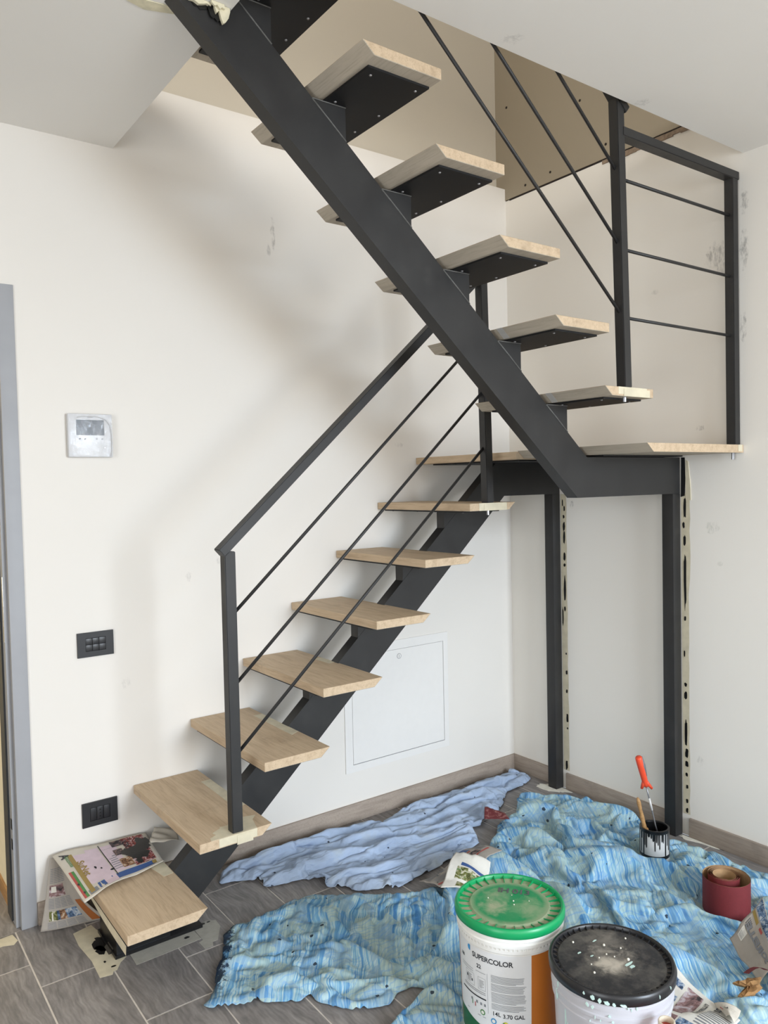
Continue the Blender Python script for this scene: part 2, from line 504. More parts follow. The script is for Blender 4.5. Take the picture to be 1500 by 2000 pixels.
def prism(bm, pts, axis, a, b, mi=0):
    """extrude the polygon pts (2-D) along an axis from a to b"""
    def P(p, t):
        return {'x': (t, p[0], p[1]), 'y': (p[0], t, p[1]), 'z': (p[0], p[1], t)}[axis]
    va = [bm.verts.new(P(p, a)) for p in pts]
    vb = [bm.verts.new(P(p, b)) for p in pts]
    n = len(pts)
    fs = [bm.faces.new(va), bm.faces.new(vb[::-1])]
    for i in range(n):
        fs.append(bm.faces.new((va[i], vb[i], vb[(i + 1) % n], va[(i + 1) % n])))
    for f in fs:
        f.material_index = mi
    return bm

def bar(bm, a, b, w, h, side=(0, 1, 0), bevel=0.0, mi=0):
    """rectangular bar from a to b; w across 'side', h the other way"""
    a, b = Vector(a), Vector(b)
    d = (b - a).normalized()
    s = Vector(side)
    s = (s - d * s.dot(d)).normalized()
    t = d.cross(s)
    vs = []
    for p in (a, b):
        for (i, j) in ((-1, -1), (1, -1), (1, 1), (-1, 1)):
            vs.append(bm.verts.new(p + s * (i * w / 2) + t * (j * h / 2)))
    q = [(0, 1, 2, 3), (7, 6, 5, 4), (0, 4, 5, 1), (1, 5, 6, 2), (2, 6, 7, 3), (3, 7, 4, 0)]
    fs = [bm.faces.new([vs[i] for i in f]) for f in q]
    for f in fs:
        f.material_index = mi
    if bevel:
        bmesh.ops.bevel(bm, geom=list({e for f in fs for e in f.edges}), offset=bevel, segments=2, affect='EDGES')
    return bm

def tube(bm, pts, radii, n=12, mi=0, cap=True):
    pts = [Vector(p) for p in pts]
    if not isinstance(radii, (list, tuple)):
        radii = [radii] * len(pts)
    rings = []
    ref = None
    for i, p in enumerate(pts):
        d = (pts[min(i + 1, len(pts) - 1)] - pts[max(i - 1, 0)]).normalized()
        if ref is None:
            ref = Vector((0, 0, 1)) if abs(d.z) < 0.9 else Vector((1, 0, 0))
        s = (ref - d * ref.dot(d)).normalized()
        ref = s
        t = d.cross(s)
        rings.append([bm.verts.new(p + (s * math.cos(k * 2 * math.pi / n) + t * math.sin(k * 2 * math.pi / n)) * radii[i]) for k in range(n)])
    for a, b in zip(rings, rings[1:]):
        for k in range(n):
            bm.faces.new((a[k], a[(k + 1) % n], b[(k + 1) % n], b[k])).material_index = mi
    if cap:
        bm.faces.new(rings[0][::-1]).material_index = mi
        bm.faces.new(rings[-1]).material_index = mi
    return bm

def lathe(bm, prof, n=64, c=(0, 0), mi=0, a0=0.0, a1=2 * math.pi):
    full = abs(a1 - a0 - 2 * math.pi) < 1e-6
    m = n if full else n + 1
    cols = []
    for k in range(m):
        a = a0 + (a1 - a0) * k / n
        cols.append([bm.verts.new((c[0] + r * math.cos(a), c[1] + r * math.sin(a), z)) for r, z in prof])
    for k in range(n if not full else m):
        A, B = cols[k], cols[(k + 1) % m]
        for i in range(len(prof) - 1):
            if prof[i][0] < 1e-6 and prof[i + 1][0] < 1e-6:
                continue
            try:
                bm.faces.new((A[i], B[i], B[i + 1], A[i + 1])).material_index = mi
            except ValueError:
                pass
    bmesh.ops.remove_doubles(bm, verts=bm.verts, dist=1e-6)
    return bm

def text_mesh(s, size, bold=0.0, align='LEFT', spacing=1.0):
    """2-D vertices and faces of a line of lettering"""
    cu = bpy.data.curves.new('lettering', 'FONT')
    cu.body = s
    cu.size = size
    cu.align_x = align
    cu.offset = bold
    cu.space_character = spacing
    cu.resolution_u = 3
    o = bpy.data.objects.new('lettering', cu)
    COL.objects.link(o)
    dg = bpy.context.evaluated_depsgraph_get()
    me = bpy.data.meshes.new_from_object(o.evaluated_get(dg))
    v = [(p.co.x, p.co.y) for p in me.vertices]
    f = [tuple(p.vertices) for p in me.polygons]
    bpy.data.objects.remove(o)
    bpy.data.curves.remove(cu)
    bpy.data.meshes.remove(me)
    return v, f

def add_mapped(bm, v, f, fn, mi=0):
    vs = [bm.verts.new(fn(x, y)) for x, y in v]
    for q in f:
        try:
            bm.faces.new([vs[i] for i in q]).material_index = mi
        except ValueError:
            pass

def patch(bm, fn, u0, u1, v0, v1, mi=0, n=4, m=4):
    g = [[bm.verts.new(fn(u0 + (u1 - u0) * i / n, v0 + (v1 - v0) * j / m)) for j in range(m + 1)] for i in range(n + 1)]
    for i in range(n):
        for j in range(m):
            bm.faces.new((g[i][j], g[i + 1][j], g[i + 1][j + 1], g[i][j + 1])).material_index = mi

# ------------------------------------------------------------------ the room
CEIL = 2.70
AX, BY = -1.965, -1.243            # edges of the stair opening in the ceiling
SLAB = 2.95
X0, Y0 = -5.2, -5.6

# floor: grout bed, with each 20 x 60 cm tile a piece of its own
TILE_W, TX0 = 0.2015, -2.3805
floor_bm = bmesh.new()
gx0, gy0 = TX0 - 4 * TILE_W, -2.60
box(floor_bm, gx0, 0, gy0, 0, -0.10, -0.0010, 0)
box(floor_bm, X0, gx0, Y0, 0, -0.10, 0.0, 1)
box(floor_bm, gx0, 0, Y0, gy0, -0.10, 0.0, 1)
box(floor_bm, -3.35, -2.30, 0, 2.2, -0.10, -0.0005, 1)
floor = struct(finish('floor', floor_bm, ['grout', 'tile']))
tile_mesh = {}
def tile(x0, x1, y0, y1):
    key = (round(x1 - x0, 3), round(y1 - y0, 3))
    if key not in tile_mesh:
        bm = bmesh.new()
        w, l = key[0] / 2 - 0.0023, key[1] / 2 - 0.0023
        box(bm, -w, w, -l, l, -0.008, 0.0)
        top = [e for e in bm.edges if all(v.co.z > -0.001 for v in e.verts)]
        bmesh.ops.bevel(bm, geom=top, offset=0.0008, segments=1, affect='EDGES')
        o = finish('tile', bm, 'tile')
        tile_mesh[key] = o.data
        bpy.data.objects.remove(o)
    o = link(bpy.data.objects.new('tile', tile_mesh[key]), floor)
    o.location = ((x0 + x1) / 2, (y0 + y1) / 2, 0)
phase = {0: -0.366, 1: -0.107, 2: -0.497, 3: -0.175, 4: -0.42, 5: -0.26}
for c in range(-4, 12):
    xa, xb = TX0 + c * TILE_W, min(TX0 + (c + 1) * TILE_W, 0.0)
    if xb - xa < 0.03:
        continue
    ph = phase.get(c, -((c * 0.373) % 0.6))
    y = 0.0
    nxt = ph if ph < -0.02 else ph - 0.6
    while y > gy0 + 0.02:
        y2 = max(nxt, gy0)
        tile(xa, xb, y2, y)
        y, nxt = y2, y2 - 0.6

# left (long) wall with its door opening, its lining ends at the floor above; the wall above it stands back 6 cm
bm = bmesh.new()
DX0, DX1, DZ = -3.22, -2.311, 2.172
prism(bm, [(X0, 0), (DX0, 0), (DX0, DZ), (DX1, DZ), (DX1, 0), (0, 0), (0, 2.953), (X0, 2.953)], 'y', 0.0, 0.06)
struct(finish('wall_back', bm, 'wall'))
struct(boxo('wall_back_upper', (X0, 0.06, 0.06, 0.12, 2.80, 5.3), 'wall_raw'))
wall_r = struct(boxo('wall_right', (0, 0.12, Y0, 0.06, 0, 2.893), 'wall_r'))
struct(boxo('wall_right_upper', (0.012, 0.12, Y0, 0.06, 2.893, 5.3), 'board'))
# raw plasterboard lining of the upper floor, one sheet with its screws, over a dark joint
pb = boxo('plasterboard_panel', (-0.004, 0.012, -2.4, 0.06, 2.897, 5.3), 'board', wall_r)
for (y, z) in ((-0.62, 2.955), (-0.48, 3.20), (-0.30, 2.94), (-0.14, 2.93), (-0.02, 3.35), (-0.86, 3.02)):
    bm = bmesh.new()
    tube(bm, [(-0.0045, y, z), (-0.0060, y, z)], 0.006, 8)
    under(finish('screw', bm, 'gap'), pb)
boxo('joint_shadow', (-0.0015, 0.006, -2.4, -0.028, 2.889, 2.897), 'gap', wall_r)
bm = bmesh.new()
random.seed(4)
ys = [-0.60 - i * 0.035 for i in range(24)]
for a, b in zip(ys, ys[1:]):
    h = 0.012 + random.random() * 0.010
    box(bm, -0.006 - random.random() * 0.003, 0.0, b, a, 2.889 - h, 2.889)
under(finish('torn_board_edge', bm, 'rough_edge'), wall_r)
# the rest of the room, behind the camera
bm = bmesh.new()
for y0, y1, z0, z1 in ((Y0, -3.62, 0, 5.3), (-2.18, 0.06, 0, 5.3), (-3.62, -2.18, 0, 0.25), (-3.62, -2.18, 2.45, 5.3)):  # unseen opening cut to go with the added side light
    box(bm, X0 - 0.12, X0, y0, y1, z0, z1)
struct(finish('wall_left', bm, 'wall_far'))
bm = bmesh.new()
xs = [X0, -4.75, -3.05, -1.5, -0.4, 0.12]
for a, b, z0, z1 in ((0, 1, 0, 2.7), (2, 3, 0, 2.7), (4, 5, 0, 2.7), (1, 2, 2.45, 2.7), (3, 4, 2.4, 2.7), (3, 4, 0, 0.7), (1, 2, 0, 0.15)):
    box(bm, xs[a], xs[b], Y0 - 0.2, Y0, z0, z1)
box(bm, X0, 0.12, Y0 - 0.2, Y0, 2.7, 5.3)
struct(finish('wall_front', bm, 'wall_far'))
# ceiling slab with the stair opening, ceiling of the floor above
bm = bmesh.new()
prism(bm, [(X0, 0), (AX, 0), (AX, BY), (0, BY), (0, Y0), (X0, Y0)], 'z', CEIL, SLAB)
struct(finish('ceiling', bm, 'ceiling'))
struct(boxo('ceiling_upper', (X0, 0.12, Y0, 0.12, 5.3, 5.4), 'ceiling'))

# skirting
BH = 0.078
bb = struct(boxo('baseboard_back', (-2.309, -0.012, -0.012, 0, 0, BH), 'base_wood_x', bevel=0.0015))
bm = bmesh.new()
box(bm, -0.012, 0, -0.262, 0, 0, BH, bevel=0.0015)
br = struct(finish('baseboard_right', bm, 'base_wood', None, 40))
boxo('board', (-0.012, 0, -0.895, -0.352, 0, BH), 'base_wood', br, 0.0015)
boxo('board', (-0.012, 0, -4.6, -1.004, 0, BH), 'base_wood', br, 0.0015)

# door: grey frame, seal, edge of the open leaf, strike plates; the hall beyond
door = struct(boxo('door_1', (DX1 - 0.05, DX1, -0.006, 0.13, 0, DZ), 'frame_grey', None, 0.002))
boxo('head_jamb', (DX0, DX1 - 0.05, -0.006, 0.13, DZ - 0.05, DZ), 'frame_grey', door, 0.002)
boxo('side_jamb', (DX0, DX0 + 0.05, -0.006, 0.13, 0, DZ - 0.05), 'frame_grey', door, 0.002)
boxo('rebate', (DX1 - 0.062, DX1 - 0.05, 0.022, 0.13, 0, DZ - 0.05), 'frame_grey', door, 0.001)
boxo('seal', (DX1 - 0.068, DX1 - 0.050, 0.060, 0.13, 0.01, DZ - 0.05), 'gasket', door)
for z in (0.98, 0.34, 0.27):
    boxo('strike_plate', (DX1 - 0.0635, DX1 - 0.0615, 0.024, 0.040, z, z + (0.22 if z > 0.9 else 0.035)), 'chrome' if z > 0.9 else 'hole', door)
struct(boxo('hall_wall_right', (-2.36, -2.30, 0.13, 2.2, 0, 2.7), 'hall'))
struct(boxo('hall_wall_end', (-3.6, -2.30, 2.2, 2.3, 0, 2.7), 'hall'))
struct(boxo('hall_wall_left', (-3.66, -3.6, 0.06, 2.3, 0, 2.7), 'hall'))
struct(boxo('hall_ceiling', (-3.66, -2.3, 0.06, 2.3, 2.7, 2.75), 'hall'))
struct(boxo('hall_baseboard', (-2.368, -2.36, 0.13, 2.2, 0, 0.05), 'handle_wood'))

# ------------------------------------------------------------------ the staircase
R, RUN = 0.2002, 0.2261
XL, YL, DL = -1.9679 - RUN, -0.608, 0.2474        # nose of step 1, near ends, depth (lower flight)
XU, RUNU, YU, DU, ZU = -0.8084, 0.2312, -1.228, 0.2553, 1.7862   # upper flight
TH, CH = 0.030, 0.036
stair = thing('staircase', 'black steel U-shaped staircase with oak treads and slim rod railings', 'staircase', (0, 0, 0))

def tread_mesh(length, depth, flip):
    """board with a square nose and an undercut back edge; origin at nose-top, wall end; runs towards -y"""
    bm = bmesh.new()
    s = -1 if flip else 1
    pts = [(0, 0), (depth * s, 0), ((depth - CH) * s, -TH), (0, -TH)]
    prism(bm, pts, 'y', 0, -length)
    bmesh.ops.recalc_face_normals(bm, faces=bm.faces)
    bmesh.ops.bevel(bm, geom=list(bm.edges), offset=0.0013, segments=1, affect='EDGES')
    for f in bm.faces:
        if f.normal.z < -0.3:
            f.material_index = 1
    o = finish('tread', bm, ['oak', 'oak_grey'], None, False, False)
    me = o.data
    bpy.data.objects.remove(o)
    return me
def plate_mesh(length, depth, flip):
    bm = bmesh.new()
    s = -1 if flip else 1
    box(bm, *sorted((0.006 * s, (depth - CH - 0.012) * s)), -length + 0.045, -0.045, -TH - 0.006, -TH)
    o = finish('support_plate', bm, 'plate')
    me = o.data
    bpy.data.objects.remove(o)
    bm = bmesh.new()
    for fy in (0.075, 0.245, length - 0.245, length - 0.075):
        for fx in (0.030, depth - CH - 0.040):
            tube(bm, [(fx * s, -fy, -TH - 0.0058), (fx * s, -fy, -TH - 0.0085)], [0.0045, 0.003], 8)
    o = finish('screws', bm, 'wire')
    ms = o.data
    bpy.data.objects.remove(o)
    return me, ms
low_m, low_p = tread_mesh(-YL, DL, False), plate_mesh(-YL, DL, False)
UPL = YU + 0.615
up_m, up_p = tread_mesh(-UPL, DU, True), plate_mesh(-UPL, DU, True)
treads = {}
def add_tread(key, x, y, z, m, p):
    t = link(bpy.data.objects.new('tread', m), stair)
    t.location = (x, y, z)
    a = link(bpy.data.objects.new('support_plate', p[0]), t)
    b = link(bpy.data.objects.new('screws', p[1]), t)
    b['kind'] = 'stuff'
    treads[key] = t
for k in range(1, 8):
    add_tread('L%d' % k, XL + RUN * (k - 1), -0.003, R * k, low_m, low_p)
for k in range(6):
    add_tread('U%d' % (k + 1), XU - RUNU * k + DU, -0.615, ZU + R * k, up_m, up_p)
# landing: two boards, the second one undercut where the upper flight leaves it
ZL = 1.6016
bm = bmesh.new()
box(bm, -0.612, -0.002, -0.640, -0.002, ZL - TH, ZL, bevel=0.0013)
landing_a = finish('landing_tread', bm, 'oak', stair)
bm = bmesh.new()
prism(bm, [(-0.606, ZL + 0.003), (-0.002, ZL + 0.003), (-0.002, ZL - TH + 0.003), (-0.606 + CH, ZL - TH + 0.003)], 'y', -1.240, -0.642)
bmesh.ops.recalc_face_normals(bm, faces=bm.faces)
for f in bm.faces:
    if f.normal.z < -0.3:
        f.material_index = 1
landing_b = finish('landing_tread', bm, ['oak', 'oak_grey'], stair)
boxo('support_plate', (-0.55, -0.03, -0.60, -0.05, ZL - TH - 0.006, ZL - TH), 'plate', landing_a)
boxo('support_plate', (-0.53, -0.03, -1.00, -0.68, ZL - TH - 0.003, ZL - TH + 0.002), 'plate', landing_b)

# stringers: 50 x 150 mm box beams, bent level under the landing
YS0, YS1 = -0.329, -0.279
cb, ct, sl = 1.7516, 1.9435, 0.8957
zb, zt = 1.419, 1.566
bm = bmesh.new()
prism(bm, [((0 - cb) / sl, 0.0), ((zb - cb) / sl, zb), (-0.003, zb), (-0.003, zt), ((zt - ct) / sl, zt), ((0 - ct) / sl, 0.0)], 'y', YS0, YS1)
low_s = finish('stringer', bm, 'steel', stair)
YV0, YV1 = -0.969, -0.919
cub, cut, su = 0.8674, 1.0600, -0.8648
bm = bmesh.new()
prism(bm, [(-0.003, zb), ((zb - cub) / su, zb), ((CEIL - 0.001 - cub) / su, CEIL - 0.001), (AX + 0.001, CEIL - 0.001), (AX + 0.001, su * (AX + 0.001) + cut), ((zt - cut) / su, zt), (-0.003, zt)], 'y', YV0, YV1)
up_s = finish('stringer', bm, 'steel', stair)
for k in range(2, 8):
    xf = XL + RUN * (k - 1) + 0.110
    z1 = R * k - TH - 0.006
    xe = (z1 - ct) / sl
    if xe > xf + 0.01:
        bm = bmesh.new()
        prism(bm, [(xf, z1), (xf, sl * xf + ct - 0.002), (xe, z1 - 0.002)], 'y', YS0 + 0.001, YS1 - 0.001)
        under(finish('tread_bracket', bm, 'steel'), low_s)
for k in range(6):
    xf = XU - RUNU * k + 0.119
    z1 = ZU + R * k - TH - 0.006
    xe = (z1 - cut) / su
    bm = bmesh.new()
    prism(bm, [(xf, z1), (xf, su * xf + cut - 0.002), (xe, z1 - 0.002)], 'y', YV0 + 0.001, YV1 - 0.001)
    under(finish('tread_bracket', bm, 'steel'), up_s)
# weld seams along the top of the upper stringer
bm = bmesh.new()
for k in range(6):
    xf = XU - RUNU * k + 0.119
    z1 = ZU + R * k - TH - 0.006
    xe = (z1 - cut) / su
    tube(bm, [(xe, YV0 - 0.0005, z1 - 0.002), ((xe + xf) / 2, YV0 - 0.0005, su * (xe + xf) / 2 + cut), (xf, YV0 - 0.0005, su * xf + cut)], 0.0022, 6)
    tube(bm, [(xe, YV0 - 0.0005, z1 - 0.001), (xf, YV0 - 0.0005, z1 - 0.001)], 0.0018, 6)
under(finish('weld_seam', bm, 'weld', None, True), up_s)['kind'] = 'stuff'
# foot of the lower flight under the first step
boxo('foot_box', (XL + 0.040, XL + 0.215, -0.366, -0.19, 0.012, R - TH - 0.006), 'black', stair)
boxo('base_plate', (XL + 0.034, XL + 0.325, -0.372, -0.18, 0.0014, 0.012), 'black', stair)
# the two wall posts
boxo('support_post', (-0.053, -0.003, YS0 - 0.001, YS1 + 0.001, 0.001, zb), 'steel', stair, 0.002)
boxo('support_post', (-0.053, -0.003, YV0 - 0.001, YV1 + 0.001, 0.001, zb), 'steel', stair, 0.002)

def post(a, b):
    bm = bmesh.new()
    bar(bm, a, b, 0.036, 0.036, (0, 1, 0), 0.002)
    return under(finish('railing_post', bm, 'steel', None, 40), stair)
def rod(a, b):
    bm = bmesh.new()
    tube(bm, [a, b], 0.0055, 10)
    return under(finish('railing_rod', bm, 'steel', None, True), stair)
def rail(a, b, w=0.040, h=0.030):
    bm = bmesh.new()
    bar(bm, a, b, w, h, (0, 1, 0), 0.002)
    return under(finish('handrail', bm, 'steel', None, 40), stair)
YA = -0.588
post((-1.838, YA, R * 2), (-1.838, YA, 1.285))
post((-0.722, YA, R * 7), (-0.738, YA, 2.262))
rs = 0.8985
hr = lambda x: 1.287 + rs * (x + 1.860)
rail((-1.866, YA, hr(-1.866)), (-0.720, YA, hr(-0.720)))
for z in (1.090, 0.866, 0.646):
    rod((-1.822, YA, z), (-0.735, YA, z + rs * 1.087))
YC = -1.207
post((-0.682, YC, ZU), (-0.712, YC, 2.745))
post((-0.022, YC - 0.004, ZL + 0.003), (-0.030, YC - 0.004, 2.606))
rail((-0.700, YC, 2.618), (-0.006, YC - 0.004, 2.618))
for z in (2.470, 2.242, 2.019):
    rod((-0.690, YC, z), (-0.026, YC - 0.004, z))
rail((-0.674, YC, 2.690), (-1.70, YC, 2.690 + 0.864 * 1.026))
for x, z in ((-0.708, 2.487), (-0.701, 2.252), (-0.694, 2.026)):
    rod((x, YC, z), (x - 1.05, YC, z + 0.8435 * 1.05))
# bolt ends that show below the boards
for (x, y, z) in ((-0.024, YC - 0.004, ZL - TH - 0.022), (-0.722, YA, R * 7 - TH - 0.018), (-0.682, YC, ZU - TH - 0.016)):
    bm = bmesh.new()
    tube(bm, [(x, y, z), (x, y, z + 0.03)], 0.006, 8)
    under(finish('post_bolt', bm, 'wire'), stair)

# masking tape left on the treads, each strip on its own tread
def tape_poly(parent, pts, z, t=0.0006, mat='tape'):
    bm = bmesh.new()
    prism(bm, pts, 'z', z, z + t)
    return under(finish('masking_tape', bm, mat), parent)
def tape_box(parent, b, mat='tape'):
    return boxo('masking_tape', b, mat, parent)
Z2 = R * 2
tape_poly(treads['L2'], [(-1.905, -0.560), (-1.868, -0.540), (-1.870, -0.532), (-1.845, -0.536), (-1.790, -0.505), (-1.735, -0.520), (-1.758, -0.545), (-1.775, -0.610), (-1.93, -0.610), (-1.925, -0.590), (-1.900, -0.578)], Z2 + 0.0002)
tape_box(treads['L2'], (-1.905, -1.775, -0.6122, -0.6112, Z2 - 0.026, Z2))
tape_box(treads['L2'], (-1.845, -1.790, -0.6135, -0.6124, Z2 - 0.034, Z2 - 0.004))
tape_poly(treads['L2'], [(-1.76, -0.13), (-1.723, -0.13), (-1.723, -0.42), (-1.762, -0.43)], Z2 + 0.0002)
Z3 = R * 3
tape_poly(treads['L3'], [(-1.535, -0.12), (-1.497, -0.12), (-1.497, -0.40), (-1.535, -0.42)], Z3 + 0.0002)
tape_poly(treads['L4'], [(-1.305, -0.20), (-1.271, -0.20), (-1.271, -0.30), (-1.303, -0.31)], R * 4 + 0.0002)
tape_poly(treads['L1'], [(-2.00, -0.14), (-1.949, -0.16), (-1.951, -0.335), (-1.985, -0.34), (-2.00, -0.25)], R + 0.0002)
tape_box(treads['L7'], (-0.790, -0.640, -0.6122, -0.6112, R * 7 - 0.030, R * 7))
tape_box(treads['L7'], (-0.765, -0.700, -0.6134, -0.6124, R * 7 - 0.027, R * 7 - 0.003))
tape_box(treads['U1'], (-0.742, -0.590, YU - 0.0011, YU - 0.0001, ZU - 0.024, ZU))
tape_box(treads['U1'], (-0.715, -0.575, YU - 0.0022, YU - 0.0012, ZU - 0.030, ZU - 0.006))
tape_box(landing_b, (-0.040, -0.012, -1.2415, -1.2403, ZL - 0.022, ZL + 0.003))
for key in ('U1', 'U2'):
    k = int(key[1]) - 1
    xb = XU - RUNU * k
    bm = bmesh.new()
    v = [bm.verts.new(p) for p in ((xb - 0.0005, -1.00, ZU + R * k), (xb - 0.0005, -0.972, ZU + R * k), (xb + CH - 0.0005, -0.972, ZU + R * k - TH), (xb + CH - 0.0005, -1.00, ZU + R * k - TH))]
    bm.faces.new(v)
    bmesh.ops.solidify(bm, geom=bm.faces[:], thickness=0.0008)
    under(finish('masking_tape', bm, 'panel_white'), treads[key])

# ------------------------------------------------------------------ things on the walls
t = thing('video_intercom', 'white video intercom with dark screen under clear film, on left wall', 'intercom', (-2.082, 0, 1.676))
body = boxo('body', (-2.158, -2.006, -0.024, -0.001, 1.600, 1.752), 'white_gloss', t, 0.006)
boxo('screen', (-2.130, -2.036, -0.0256, -0.0245, 1.677, 1.730), 'screen', t)
boxo('speaker_slot', (-2.093, -2.073, -0.0250, -0.0243, 1.7385, 1.7405), 'grey_print', t)
for x in (-2.119, -2.102, -2.062, -2.043):
    bm = bmesh.new()
    tube(bm, [(x, -0.0240, 1.664), (x, -0.0254, 1.664)], 0.0028, 10)
    under(finish('touch_key', bm, 'grey_print'), t)
bm = bmesh.new()
tube(bm, [(-2.035, -0.0240, 1.634), (-2.035, -0.0252, 1.634)], 0.0024, 10)
under(finish('indicator_lens', bm, 'wire'), t)
# loose film: clings over the left, lifts in an arc on the right
bm = bmesh.new()
random.seed(2)
nx, nz = 26, 26
def film_y(u, v):
    e = max(0.0, math.hypot((u - 0.42) / 0.55, (v - 0.45) / 0.55) - 0.85)
    return -0.0262 - 0.009 * min(e, 0.6) - 0.0012 * math.sin(17 * u + 5 * v) * math.sin(13 * v)
g = [[bm.verts.new((-2.153 + 0.145 * i / nx, film_y(i / nx, j / nz), 1.603 + 0.147 * j / nz)) for j in range(nz + 1)] for i in range(nx + 1)]
for i in range(nx):
    for j in range(nz):
        u, v = (i + 0.5) / nx, (j + 0.5) / nz
        if ((u - 0.5) / 0.51) ** 6 + ((v - 0.5) / 0.51) ** 6 < 1.0:
            bm.faces.new((g[i][j], g[i + 1][j], g[i + 1][j + 1], g[i][j + 1]))
under(finish('protective_film', bm, 'film', None, True), t)
bm = bmesh.new()
arc = [(-2.128, 1.738), (-2.10, 1.743), (-2.06, 1.742), (-2.033, 1.733), (-2.017, 1.715), (-2.011, 1.69), (-2.010, 1.65), (-2.011, 1.62), (-2.016, 1.604)]
tube(bm, [(x, -0.031, z) for x, z in arc], 0.0012, 6)
under(finish('film_edge', bm, 'white_gloss', None, True), t)

def wall_plate(name, label, cat, x0, x1, z0, z1):
    t = thing(name, label, cat, ((x0 + x1) / 2, 0, (z0 + z1) / 2))
    xm, zm = (x0 + x1) / 2, (z0 + z1) / 2
    bm = bmesh.new()
    for b in ((x0, x1, zm + 0.0235, z1), (x0, x1, z0, zm - 0.0235), (x0, xm - 0.035, zm - 0.0235, zm + 0.0235), (xm + 0.035, x1, zm - 0.0235, zm + 0.0235)):
        box(bm, b[0], b[1], -0.008, -0.0005, b[2], b[3])
    bmesh.ops.remove_doubles(bm, verts=bm.verts, dist=1e-5)
    under(finish('cover_plate', bm, 'plastic_black'), t)
    boxo('back_box', (xm - 0.0352, xm + 0.0352, -0.004, -0.0006, zm - 0.0238, zm + 0.0238), 'hole', t)
    return t, xm, zm
t, xm, zm = wall_plate('light_switch', 'black six-key light switch plate on left wall, above the socket', 'light switch', -2.148, -2.023, 0.896, 0.983)
for i in range(3):
    for j in range(2):
        boxo('key', (xm - 0.0345 + 0.0232 * i, xm - 0.0345 + 0.0232 * i + 0.0222, -0.0088, -0.004, zm - 0.0225 + 0.0228 * j, zm - 0.0225 + 0.0228 * j + 0.0218), 'plastic_black2', t, 0.0008)
t, xm, zm = wall_plate('power_socket', 'black wall socket plate low on left wall, near the newspaper', 'socket', -2.152, -2.029, 0.291, 0.377)
boxo('blank_module', (xm - 0.034, xm - 0.0125, -0.0086, -0.004, zm - 0.0225, zm + 0.0225), 'plastic_black2', t, 0.001)
boxo('blank_module', (xm + 0.0125, xm + 0.034, -0.0086, -0.004, zm - 0.0225, zm + 0.0225), 'plastic_black2', t, 0.001)
so = boxo('socket_module', (xm - 0.0112, xm + 0.0112, -0.0080, -0.004, zm - 0.0225, zm + 0.0225), 'plastic_black2', t, 0.001)
for dz in (-0.0115, 0, 0.0115):
    bm = bmesh.new()
    tube(bm, [(xm, -0.0078, zm + dz), (xm, -0.0084, zm + dz)], 0.0030, 10)
    under(finish('contact_hole', bm, 'hole'), so)

t = thing('access_hatch', 'white square service hatch in the wall under the stairs', 'hatch', (-0.74, 0, 0.49))
bm = bmesh.new()
a0, a1, b0, b1 = -1.040, -0.444, 0.217, 0.770
i0, i1, j0, j1 = -1.001, -0.472, 0.2485, 0.7285
for b in ((a0, a1, j1, b1), (a0, a1, b0, j0), (a0, i0, j0, j1), (i1, a1, j0, j1)):
    box(bm, b[0], b[1], -0.005, -0.0005, b[2], b[3])
bmesh.ops.remove_doubles(bm, verts=bm.verts, dist=1e-5)
under(finish('hatch_frame', bm, 'panel_white'), t)
boxo('gap_back', (i0, i1, -0.0016, -0.0006, j0, j1), 'dark_line', t)
dr = boxo('hatch_door', (i0 + 0.0018, i1 - 0.0026, -0.0048, -0.0017, j0 + 0.0030, j1 - 0.0014), 'panel_white', t)
bm = bmesh.new()
tube(bm, [(-0.737, -0.0048, 0.695), (-0.737, -0.0060, 0.695)], 0.0105, 24)
lk = under(finish('lock', bm, 'panel_white'), dr)
bm = bmesh.new()
lathe(bm, [(0.0106, 0), (0.0122, 0), (0.0122, 0.0009), (0.0106, 0.0009), (0.0106, 0)], 28)
bmesh.ops.transform(bm, matrix=Matrix.Translation((-0.737, -0.0049, 0.695)) @ Matrix.Rotation(math.pi / 2, 4, 'X'), verts=bm.verts)
under(finish('lock_ring', bm, 'dark_line'), dr)
boxo('key_slot', (-0.7378, -0.7362, -0.0064, -0.0058, 0.688, 0.702), 'ink_grey', dr)

# strips of tape left on the wall beside the two posts, dabbed with black paint
def wall_tape(y0, y1, label, seed, dabs):
    random.seed(seed)
    pts, z = [], BH + 0.012
    zs = [z + (1.418 - z) * i / 26 for i in range(27)]
    L = [(y1, zz) for zz in zs]
    Rr = [(y0 + random.uniform(-0.0025, 0.002) - (0.008 if zz > 1.05 and seed == 8 else 0), zz) for zz in zs]
    bm = bmesh.new()
    for i in range(26):
        v = [bm.verts.new((-0.0012, p[0], p[1])) for p in (L[i], L[i + 1], Rr[i + 1], Rr[i])]
        bm.faces.new(v)
        v = [bm.verts.new((-0.0002, p[0], p[1])) for p in (Rr[i], Rr[i + 1], L[i + 1], L[i])]
        bm.faces.new(v)
    bmesh.ops.remove_doubles(bm, verts=bm.verts, dist=1e-6)
    t = finish('masking_tape', bm, 'tape')
    tag(t, label, 'masking tape')
    ym = (y0 + y1) / 2
    for (zc, h, w, dy) in dabs:
        bm = bmesh.new()
        n = 14
        ring = []
        for k in range(n):
            a = 2 * math.pi * k / n
            rr = random.uniform(0.8, 1.15)
            ring.append((ym + dy + math.cos(a) * w * rr, zc + (abs(math.sin(a)) ** 0.6) * math.copysign(1, math.sin(a)) * h * rr))
        prism(bm, ring, 'x', -0.0022, -0.0011)
        d = finish('paint_dab', bm, 'black')
        d.parent = t
    return t
